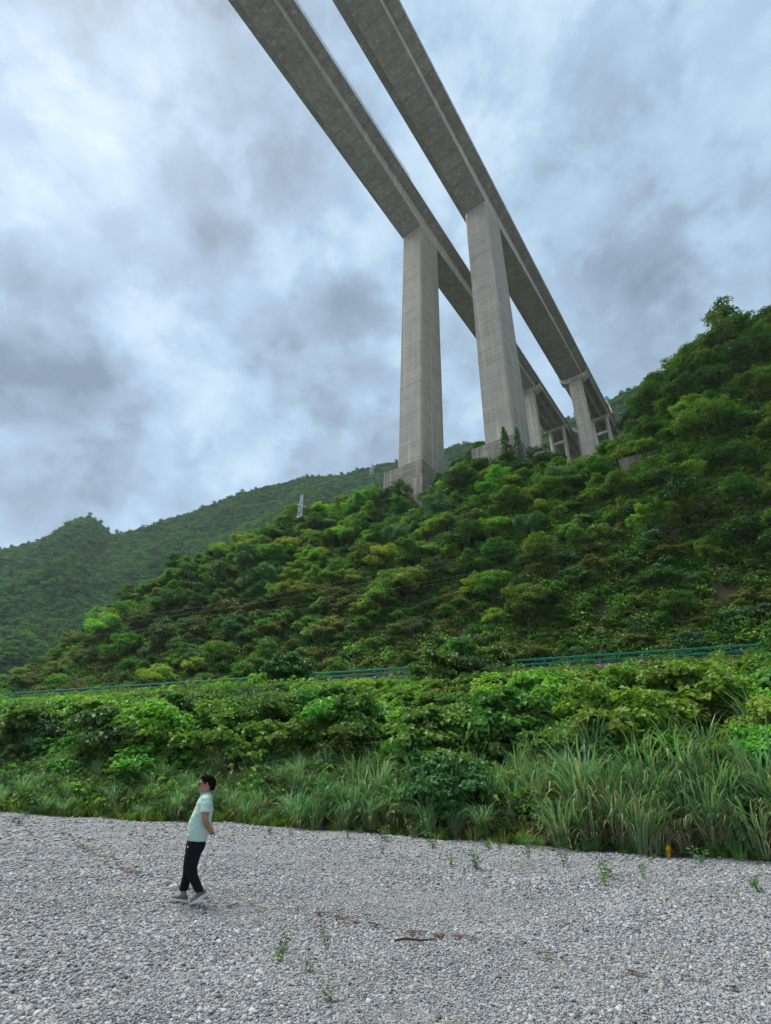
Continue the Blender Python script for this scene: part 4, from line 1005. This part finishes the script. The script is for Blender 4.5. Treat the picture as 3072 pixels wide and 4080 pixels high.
# ------------------------------------------------------------------ stones and drift on the gravel
rs = np.random.RandomState(51)
def mat_stone():
    mt, nt, out = new_mat('pebble'); g = G(nt); inf = g.n("ShaderNodeObjectInfo"); tc = g.n("ShaderNodeTexCoord").outputs['Object']
    c = g.ramp(inf.outputs['Random'], [(0.0, (0.05, 0.055, 0.06)), (0.22, (0.16, 0.166, 0.176)), (0.5, (0.30, 0.31, 0.325)), (0.72, (0.42, 0.43, 0.44)), (0.80, (0.40, 0.35, 0.27)), (0.88, (0.28, 0.24, 0.20)), (0.92, (0.42, 0.43, 0.43)), (1.0, (0.56, 0.57, 0.56))])
    c = g.mix(g.math('MULTIPLY', g.noise(tc, 3.0, 4), .5), c, c4((0.25, 0.25, 0.25)))
    g.l(g.bsdf(c, .75, .3), out.inputs[0]); return mt
M['pebble'] = mat_stone()
PEB = [rock_mesh('stone', 950 + i, M['pebble'], 7, 4, .18) for i in range(6)]
for me in PEB: me.polygons.foreach_set("use_smooth", np.ones(len(me.polygons), bool))
def patchy(x, y):   # where the coarser stones lie, in bands and patches
    return .55 + .28 * np.sin(.7 * x + .5 * y + 1.2 * np.sin(.35 * y)) + .25 * np.sin(1.5 * y - .45 * x + 2) + .18 * np.sin(2.6 * x + 1.7 * y)
def gravel_pts(r0, r1, dens, smin, smax):
    area = .5 * (r1 * r1 - r0 * r0) * R_(86); n = int(area * dens)
    r = np.sqrt(rs.uniform(r0 * r0, r1 * r1, n)); a = rs.uniform(R_(-43), R_(43), n); x, y = r * np.sin(a), r * np.cos(a)
    u_, v_ = xy_uv(x, y); ok = (v_ < edge_v(u_) + .1); x, y = x[ok], y[ok]
    s = smin * np.exp(np.abs(rs.normal(0, .5, len(x)))) * (.8 + .45 * np.clip(patchy(x, y), 0, 1)); s = np.minimum(s, smax); z = ground_z(x, y)
    k = in_view(np.stack([x, y, z], -1), .01, .02); return x[k], y[k], z[k], s[k]
parts = [gravel_pts(5.0, 8.0, 2100, .013, .055), gravel_pts(8.0, 12.0, 950, .016, .06), gravel_pts(12, 18, 280, .024, .08), gravel_pts(18, 32, 60, .035, .11)]
x, y, z, s = [np.concatenate([p_[k] for p_ in parts]) for k in range(4)]
app = s / np.hypot(x, y); order = np.argsort(-app); top, rest = order[:300], order[300:]
for i in top:
    q = s[i] * 1.15; obj('stone', PEB[rs.randint(6)], gravel, (float(x[i]), float(y[i]), float(z[i] + q * .12)), (rs.uniform(-.3, .3), rs.uniform(-.3, .3), rs.uniform(0, 6.28)), (float(q * 1.25), float(q * .95), float(q * .6)))
n = len(rest); sr = s[rest]
o = scatter('pebbles', proto_coll('pebble_shapes', PEB), np.stack([x[rest], y[rest], z[rest] + sr * rs.uniform(.02, .2, n)], -1), np.stack([rs.uniform(-.5, .5, n), rs.uniform(-.5, .5, n), rs.uniform(0, 6.28, n)], -1),
            np.stack([sr * rs.uniform(1, 1.5, n), sr * rs.uniform(.8, 1.1, n), sr * rs.uniform(.45, .8, n)], -1), rs.randint(0, 6, n), gravel)
tag(o, 'loose grey and cream pebbles', kind='stuff')
# drift line of twigs, bark and dead leaves left by high water
TW = []
M['drift'] = mat_leaf('drift_bits', (0.055, 0.030, 0.019), (0.15, 0.098, 0.060), .05, .3, .02)
for i in range(4):
    r = np.random.RandomState(970 + i); mb = MB()
    for k in range(9):
        c = r.normal(scale=(.11, .05, .006), size=3) + np.array([0, 0, .02]); a = r.uniform(0, 6.28); L_ = r.uniform(.03, .13); d = np.array([math.cos(a), math.sin(a), r.uniform(-.1, .2)]) * L_
        if r.rand() < .6: mb.tube([c - d, c + d * .2 + r.normal(scale=.006, size=3), c + d], [.006, .005, .003], 4)
        else: mb.box(c, (L_, L_ * .5, .004), ax=[d / np.linalg.norm(d), np.array([-math.sin(a), math.cos(a), .3]), np.array([0, -.3, .95])])
    TW.append(mb.mesh('drift', M['drift']))
LINE = [(-9.0, 17.3), (-6.6, 14.6), (-5.2, 12.6), (-4.0, 11.2), (-3.0, 10.4), (-1.9, 9.7), (-.6, 9.05), (.5, 8.55), (1.35, 8.1), (2.4, 7.35), (3.1, 6.95), (3.9, 6.6), (5.0, 6.1)]
lx, ly = np.array([q[0] for q in LINE]), np.array([q[1] for q in LINE]); tt = np.concatenate([[0], np.cumsum(np.hypot(np.diff(lx), np.diff(ly)))])
clus = rs.uniform(0, tt[-1], 26); t_ = clus[rs.randint(0, 26, 150)] + rs.normal(0, .3, 150); t_ = np.concatenate([t_, rs.uniform(0, tt[-1], 45)])
x = np.interp(t_, tt, lx) + rs.normal(0, .09, len(t_)); y = np.interp(t_, tt, ly) + rs.normal(0, .10, len(t_)); n = len(x); q = rs.uniform(.22, .6, n)
o = scatter('drift_debris', proto_coll('drift_shapes', TW), np.stack([x, y, ground_z(x, y) + .025], -1), np.stack([0 * x, 0 * x, rs.uniform(0, 6.28, n)], -1), np.stack([q, q, q], -1), rs.randint(0, 4, n))
tag(o, 'broken line of brown twigs and dead leaves across the gravel', 'debris', kind='stuff')
mb = MB(); mb.tube([(0, 0, .03), (.15, .02, .045), (.33, -.01, .035), (.52, .03, .04)], [.014, .016, .013, .006], 6)
tag(mb.build('driftwood_stick', M['bark'], loc=(.30, 7.75, .03), rot=(0, 0, .12)), 'bare brown stick lying just below the drift line', 'stick')
mb = MB(); mb.tube([(0, 0, .06), (.3, .03, .11), (.62, -.02, .07), (.8, .02, .05)], [.04, .07, .06, .02], 7)
tag(mb.build('driftwood_log', mat_plain('wet_wood', (.02, .016, .014), .8), loc=(1.55, 22.0, .02), rot=(0, 0, .1)), 'short black driftwood log near the reeds', 'log')
me = rock_mesh('boulder', 991, mat_plain('boulder_stone', (.30, .24, .18), .9, .2, .35, 5, bump=.5), 12, 8, .14)
bx_, by_ = uv_xy(-27.0, 17.7); o = obj('boulder', me, None, (bx_, by_, .22), (0, 0, .4), (1.15, .8, .62)); tag(o, 'tan boulder lying in the grass at the far left', 'boulder')
me = rock_mesh('pale_stone', 992, mat_plain('pale_stone', (.62, .58, .50), .8, .2, .2, 9), 10, 7, .12)
o = obj('pale_stone', me, None, (-3.42, 10.55, .06), (0, 0, .2), (.14, .12, .11)); tag(o, 'round cream stone beside the drift line behind the walking man', 'stone')
# crumpled wrapper
r = np.random.RandomState(995); V, F = [], []; nn = 9
for j in range(nn):
    for i in range(nn):
        a, b = i / (nn - 1) - .5, j / (nn - 1); V.append((a * .5 * (1 - .3 * b) + r.normal(scale=.02), .16 * math.sin(a * 5) + r.normal(scale=.035), b * .42 + r.normal(scale=.02)))
F = [tuple(int(q) for q in f) for f in grid_faces(nn, nn)]
mi = [1 if (f[0] % nn > 4 and f[0] // nn < 5) else 0 for f in F]
me = np_mesh('plastic_bag', np.array(V), F, [mat_plain('yellow_plastic', (.70, .42, .01), .35, .5, .1), mat_plain('red_plastic', (.50, .05, .02), .35, .5, .1)], mi)
o = obj('plastic_bag', me, None, (9.6, 18.95, .03), (0, 0, .2), (.75, .75, .7)); md = o.modifiers.new('thick', 'SOLIDIFY'); md.thickness = .004
tag(o, 'crumpled yellow and red plastic bag below the reeds', 'bag')
# weeds in the gravel
WEED = []
for i in range(4):
    r = np.random.RandomState(1000 + i); Vs, Fs, k = [], [], 0; mb = MB()
    for st in range(3):
        a = r.uniform(0, 6.28); h = r.uniform(.16, .34); tip = np.array([math.cos(a) * .1, math.sin(a) * .1, h]); mb.tube([(0, 0, -.02), tip * .5, tip], [.005, .004, .002], 4)
        nl = 16; f_ = r.uniform(.15, 1, nl); C_ = tip * f_[:, None] + r.normal(scale=.035, size=(nl, 3)); v, f = leaf_quads(C_, np.tile([0, 0, 1.], (nl, 1)) + r.normal(scale=.5, size=(nl, 3)), .075 * r.uniform(.6, 1.3, nl), r, .35); Vs.append(v); Fs.append(f + k); k += len(v)
    V = np.concatenate(Vs); F = np.concatenate(Fs)
    WEED.append(np_mesh('weed', np.concatenate([V, np.array(mb.v)]), [tuple(q) for q in F] + [tuple(len(V) + w_ for w_ in q) for q in mb.f], [LEAF['mid' if i % 2 else 'blue'], LEAF['mid']], [0] * len(F) + [1] * len(mb.f)))
WS = [(-1.05, 7.55, .85, 'leafy weed sprig standing in the gravel in front of the man'), (-1.0, 7.2, .6, 'low weed right below the taller sprig in front of the man'), (-.63, 6.75, .7, 'small weed sprig in the foreground gravel'),
      (-.55, 7.9, .6, 'flat little weed beside the drift line right of the man'), (-.35, 5.95, .55, 'tiny weed closest to the camera'), (-13.2, 21.5, 2.2, 'spreading green weed patch on the far left gravel'), (-14.6, 21.0, 1.8, 'weed patch at the left picture edge')]
for a, b, s_, lb in WS:
    tag(place('weed', WEED[rs.randint(4)], a, b, float(ground_z(a, b)), s_, rs.uniform(0, 6.28)), lb, 'weed', 'weeds in the gravel')
for k in range(34):
    a = rs.uniform(-14, 8); b = edge_v(a) - rs.uniform(.6, 4.5) if rs.rand() < .75 else edge_v(a) - rs.uniform(4, 9); x_, y_ = uv_xy(a, b)
    if not in_view(np.array([x_, y_, 0.])): continue
    tag(place('weed', WEED[rs.randint(4)], x_, y_, float(ground_z(x_, y_)), rs.uniform(.7, 1.9), rs.uniform(0, 6.28)), 'small weed sprouting from the gravel before the reeds', 'weed', 'weeds near the reeds')

# ------------------------------------------------------------------ the walking man
def remeshed(name, mb, voxel, iters, mats):
    me = mb.mesh(name + '_raw', mats); o = bpy.data.objects.new(name + '_raw', me); COL.objects.link(o)
    md = o.modifiers.new('r', 'REMESH'); md.mode = 'VOXEL'; md.voxel_size = voxel; md.use_smooth_shade = True
    if iters: ms_ = o.modifiers.new('s', 'SMOOTH'); ms_.iterations = iters; ms_.factor = .5
    dg = bpy.context.evaluated_depsgraph_get(); out = bpy.data.meshes.new_from_object(o.evaluated_get(dg)); out.name = name
    bpy.data.objects.remove(o); bpy.data.meshes.remove(me)
    out.materials.clear(); out.materials.append(mats)
    return out
def rings(mb, R, sides=20, pw=2.0):
    """closed loft of level rings: (z, front x, back x, half width, centre y)"""
    V, F = [], []; n = len(R)
    for (z, xf, xb, hw, yc) in R:
        for k in range(sides):
            a = 2 * PI * k / sides; c_, s_ = math.cos(a), math.sin(a)
            c_ = math.copysign(abs(c_) ** (2 / pw), c_); s_ = math.copysign(abs(s_) ** (2 / pw), s_)
            V.append(((xf + xb) / 2 + (xf - xb) / 2 * c_, yc + hw * s_, z))
    for i in range(n - 1):
        for k in range(sides): F.append((i * sides + k, i * sides + (k + 1) % sides, (i + 1) * sides + (k + 1) % sides, (i + 1) * sides + k))
    F += [tuple(range(sides))[::-1], tuple((n - 1) * sides + k for k in range(sides))]
    return mb.add(V, F)
from mathutils import noise as mnoise
def mat_cloth(name, col, var=.2, scale=9, bump=.35, rough=.9):
    mt, nt, out = new_mat(name); g = G(nt); tc = g.n("ShaderNodeTexCoord").outputs['Object']
    nz = g.noise(g.map(tc, (1, 1, 1.6), rot=(0, .5, 0)), scale, 4, .6, .6); wv_ = g.noise(tc, 140, 2)
    c = g.mix(nz, c4([x_ * (1 - var) for x_ in col]), c4([min(1, x_ * (1 + var)) for x_ in col]))
    g.l(g.bsdf(c, rough, .15, g.bump(g.math('ADD', nz, g.math('MULTIPLY', wv_, .08)), bump, .03)), out.inputs[0]); return mt
M['skin'] = mat_plain('skin', (.36, .195, .125), .6, .3, .15, 14)
M['shirt'] = mat_cloth('mint_cotton', (.47, .63, .54), .07)
M['trouser'] = mat_cloth('black_cotton', (.010, .011, .014), .3)
M['sock'] = mat_cloth('grey_sock', (.20, .22, .26), .15)
M['hair'] = mat_plain('black_hair', (.006, .005, .005), .95, .05, .4, 60, bump=.5)
M['shoe_grey'] = mat_plain('shoe_fabric', (.16, .16, .165), .8, .2, .35, 30)
M['sole'] = mat_plain('cream_sole', (.72, .66, .52), .7, .3, .1, 20)
M['black'] = mat_plain('black_plastic', (.008, .008, .009), .4, .5, .1)
man = empty('person', (-2.90, 9.66, 0.018), R_(-163.2)); tag(man, 'man in a mint t-shirt and black trousers strolling with hands clasped behind his back', 'person')
mb = MB()
rings(mb, [(1.724, -.165, -.205, .02, 0), (1.716, -.130, -.238, .046, 0), (1.69, -.094, -.262, .066, 0), (1.655, -.078, -.274, .074, 0), (1.62, -.071, -.276, .076, 0), (1.59, -.070, -.270, .074, 0), (1.56, -.071, -.252, .070, 0), (1.535, -.073, -.230, .063, 0), (1.512, -.075, -.205, .050, 0), (1.497, -.086, -.180, .03, 0)], 24, 2.2)
mb.tube([(-.165, 0, 1.57), (-.160, 0, 1.49), (-.158, 0, 1.40)], [.056, .056, .075], 16)
mb.tube([(-.070, 0, 1.635), (-.055, 0, 1.605), (-.050, 0, 1.592), (-.066, 0, 1.585)], [.010, .014, .017, .012], 8)        # nose
mb.tube([(-.070, -.018, 1.556), (-.064, 0, 1.556), (-.070, .018, 1.556)], [.007, .010, .007], 6)                      # lips
mb.tube([(-.085, -.02, 1.515), (-.072, 0, 1.516), (-.085, .02, 1.515)], [.014, .018, .014], 8)                         # chin
mb.tube([(-.077, -.045, 1.642), (-.068, 0, 1.640), (-.077, .045, 1.642)], [.008, .009, .008], 6)                       # brow
for sd in (1, -1):
    mb.tube([(-.168, sd * .072, 1.635), (-.175, sd * .085, 1.62), (-.170, sd * .084, 1.60), (-.158, sd * .076, 1.582)], [.010, .015, .013, .008], 8)
    el = (-.150, sd * .245, 1.135) if sd > 0 else (-.195, sd * .235, 1.14)
    wr = (-.205, sd * .085, .985) if sd > 0 else (-.222, sd * .07, 1.005)
    mb.tube([(-.155, sd * .165, 1.40), (-.150, sd * .215, 1.29), el, (np.array(el) * .55 + np.array(wr) * .45 + np.array([.004, sd * .015, 0])), wr], [.055, .050, .043, .041, .028], 12)
# hands: the near hand closes round the other wrist
def hand(base, d, side, curl):
    base, d, side = [np.array(q, float) for q in (base, d, side)]; d /= np.linalg.norm(d); side /= np.linalg.norm(side); nrm = np.cross(d, side)
    mb.tube([base, base + d * .045, base + d * .085], [(.024, .028), (.020, .040), (.017, .040)], 12)
    for k, L_ in enumerate((.070, .078, .073, .058)):
        o_ = base + d * .082 + side * (.030 - .020 * k); pts = [o_]; a = curl * .5
        for j in range(3):
            pts.append(pts[-1] + (d * math.cos(a) + nrm * math.sin(a)) * (L_ * (.42, .33, .25)[j])); a += curl * .6
        mb.tube(pts, [.0095, .009, .0082, .006], 7)
    o_ = base + d * .022 + side * .030; pts = [o_, o_ + side * .022 + d * .022 + nrm * .012, o_ + side * .026 + d * .05 + nrm * .022]; mb.tube(pts, [.012, .0105, .007], 7)
hand((-.205, .085, .985), (-.14, -.95, -.22), (-.35, .1, .9), .75)
hand((-.222, -.07, 1.005), (-.12, .80, -.55), (-.6, -.3, -.7), .45)
mb_body = remeshed('body', mb, .0045, 3, M['skin']); obj('body', mb_body, man)
# shirt
mb = MB()
rings(mb, [(1.492, -.108, -.222, .062, 0), (1.47, -.092, -.232, .088, 0), (1.445, -.074, -.240, .135, 0), (1.41, -.054, -.248, .178, 0), (1.36, -.036, -.252, .192, 0), (1.29, -.010, -.251, .190, 0), (1.21, .028, -.245, .182, 0), (1.12, .066, -.232, .174, 0), (1.03, .090, -.212, .170, 0), (.94, .104, -.185, .172, 0), (.845, .108, -.164, .176, 0)], 28, 2.3)
for sd in (1, -1): mb.tube([(-.155, sd * .125, 1.425), (-.152, sd * .185, 1.375), (-.148, sd * .228, 1.285), (-.146, sd * .243, 1.232)], [.062, .074, .072, .068], 16)
sh = remeshed('shirt', mb, .008, 2, M['shirt'])
co = np.empty(len(sh.vertices) * 3, np.float32); sh.vertices.foreach_get('co', co); co = co.reshape(-1, 3); no = np.array([tuple(v.normal) for v in sh.vertices])
dsp = np.array([mnoise.noise(Vector((p_[0] * 9 + p_[2] * 7, p_[1] * 5, p_[2] * 14 - p_[0] * 10))) for p_ in co]) * .011 + np.array([mnoise.noise(Vector((p_[0] * 28 - p_[2] * 20, p_[1] * 14, p_[2] * 30))) for p_ in co]) * .0025
co = co + no * dsp[:, None]; sh.vertices.foreach_set('co', co.astype(np.float32).ravel()); sh.update(); obj('shirt', sh, man)
# trousers
mb = MB()
rings(mb, [(.885, .085, -.155, .155, 0), (.85, .098, -.160, .165, 0), (.79, .112, -.150, .170, 0), (.72, .112, -.128, .160, 0), (.68, .10, -.10, .12, 0)], 24, 2.3)
def leg(R, y): rings(mb, [(z, xc + rx, xc - rx, ry, y + dy) for z, xc, rx, ry, dy in R], 16, 2.1)
leg([(.82, -.03, .12, .09, 0), (.72, .0, .112, .088, 0), (.6, .028, .095, .082, 0), (.5, .043, .084, .074, 0), (.42, .034, .078, .070, 0), (.32, -.004, .073, .066, 0), (.24, -.042, .068, .062, .005), (.18, -.068, .066, .060, .005), (.165, -.072, .060, .056, .005)], .085)
leg([(.82, -.02, .12, .09, 0), (.72, .022, .104, .088, 0), (.6, .052, .090, .082, 0), (.5, .073, .081, .075, 0), (.4, .088, .074, .070, 0), (.3, .112, .068, .064, 0), (.22, .134, .063, .060, 0), (.165, .150, .062, .058, 0), (.15, .154, .055, .054, 0)], -.085)
tr = remeshed('trousers', mb, .008, 2, M['trouser'])
co = np.empty(len(tr.vertices) * 3, np.float32); tr.vertices.foreach_get('co', co); co = co.reshape(-1, 3); no = np.array([tuple(v.normal) for v in tr.vertices])
dsp = np.array([mnoise.noise(Vector((p_[0] * 8, p_[1] * 8, p_[2] * 16))) for p_ in co]) * .007
co = co + no * dsp[:, None]; tr.vertices.foreach_set('co', co.astype(np.float32).ravel()); tr.update(); trj = obj('trousers', tr, man)
mb = MB(); mb.box((.085, .165, .775), (.014, .006, .02)); mb.build('pocket_mark', M['sign_white'], trj)
# socks and shoes
def shoe(toe, heel, y, ankle):
    toe, heel = np.array(toe, float), np.array(heel, float); ax = toe - heel; L_ = np.linalg.norm(ax); ax /= L_; sd = np.array([0, 1, 0]); up = np.cross(ax, sd) * 1.0
    if up[2] < 0: up = -up
    s = empty('shoe'); s.parent = man
    st = [(0, .026, .060), (.02, .034, .078), (.07, .036, .088), (.115, .038, .078), (.16, .043, .060), (.21, .044, .046), (.25, .035, .036), (.272, .018, .024)]
    k_ = L_ / .28; V, F = [], []; nS = 12
    for (x_, hw, h) in st:
        for j in range(nS):
            a = 2 * PI * j / nS; V.append(heel + np.array([0, y, 0]) + ax * (x_ + .004) * k_ + sd * hw * math.cos(a) + up * (.022 + h * .5 + h * .5 * math.sin(a)))
    for i in range(len(st) - 1):
        for j in range(nS): F.append((i * nS + j, i * nS + (j + 1) % nS, (i + 1) * nS + (j + 1) % nS, (i + 1) * nS + j))
    F += [tuple(range(nS))[::-1], tuple((len(st) - 1) * nS + j for j in range(nS))]
    MB().add(V, F).build('upper', M['shoe_grey'], s, True)
    out_ = [(-.004, .022), (.02, .038), (.08, .038), (.15, .045), (.21, .047), (.255, .037), (.28, .016)]
    pg = [(x_, w_) for x_, w_ in out_] + [(x_, -w_) for x_, w_ in out_[::-1]]
    A = [heel + np.array([0, y, 0]) + ax * x_ * k_ + sd * w_ for x_, w_ in pg]; A2 = [q + up * (.034 + .012 * (1 if i in (0, 6, 7, 13) else 0)) for i, q in enumerate(A)]
    MB().prism(A, A2).build('sole', M['sole'], s)
    MB().tube([ankle, heel + np.array([0, y, 0]) + ax * .065 * k_ + up * .06], [.043, .040], 12).build('sock', M['sock'], s, True)
shoe((.055, 0, -.012), (-.195, 0, .135), .092, (-.074, .09, .20))
shoe((.348, 0, .034), (.098, 0, -.012), -.085, (.152, -.085, .19))
# hair and glasses
mb = MB(); rings(mb, [(1.520, -.205, -.252, .060, 0), (1.545, -.196, -.272, .076, 0), (1.58, -.186, -.288, .084, 0), (1.597, -.182, -.292, .086, 0), (1.600, -.104, -.292, .0800, 0), (1.618, -.090, -.293, .0835, 0), (1.655, -.084, -.292, .083, 0), (1.678, -.090, -.288, .079, 0), (1.698, -.088, -.278, .073, 0), (1.718, -.100, -.258, .058, 0), (1.733, -.135, -.232, .034, 0), (1.738, -.165, -.205, .012, 0)], 24, 2.2)
hr = remeshed('hair', mb, .006, 1, M['hair'])
for v_ in hr.vertices: v_.co += v_.normal * (.006 * mnoise.noise(v_.co * 60) + .004 * mnoise.noise(v_.co * 25))
obj('hair', hr, man)
gl = empty('glasses'); gl.parent = man
for sd in (1, -1):
    c = np.array([-.060, sd * .034, 1.622]); pts = [c + np.array([-.004 * abs(math.sin(a)), .026 * math.cos(a), .019 * math.sin(a)]) for a in np.linspace(0, 2 * PI, 17)]
    MB().tube(pts, .006, 6, cap=False).build('rim', M['black'], gl)
    MB().tube([c + np.array([0, sd * .026, .006]), (-.10, sd * .080, 1.630), (-.172, sd * .088, 1.630)], .006, 6).build('temple_arm', M['black'], gl)
MB().tube([(-.058, -.010, 1.626), (-.055, 0, 1.628), (-.058, .010, 1.626)], .003, 6).build('bridge', M['black'], gl)

# the figure was measured off a leaning, wide-angle view: bring those measurements to true upright ones
def upright(me):
    n_ = len(me.vertices); c_ = np.empty(n_ * 3, np.float32); me.vertices.foreach_get('co', c_); c_ = c_.reshape(-1, 3).astype(float); x, z = c_[:, 0].copy(), c_[:, 2].copy()
    c_[:, 0] = -.1333 + 1.107 * x + .196 * z + .0559 * x * z + .0121 * z * z - .0423 * x * x
    c_[:, 2] = -.0064 + .0245 * x + .9133 * z - .0374 * x * z + .0559 * z * z
    c_[:, 1] *= 1.04
    me.vertices.foreach_set('co', c_.astype(np.float32).ravel()); me.update()
for o_ in man.children_recursive:
    if o_.type == 'MESH': upright(o_.data)
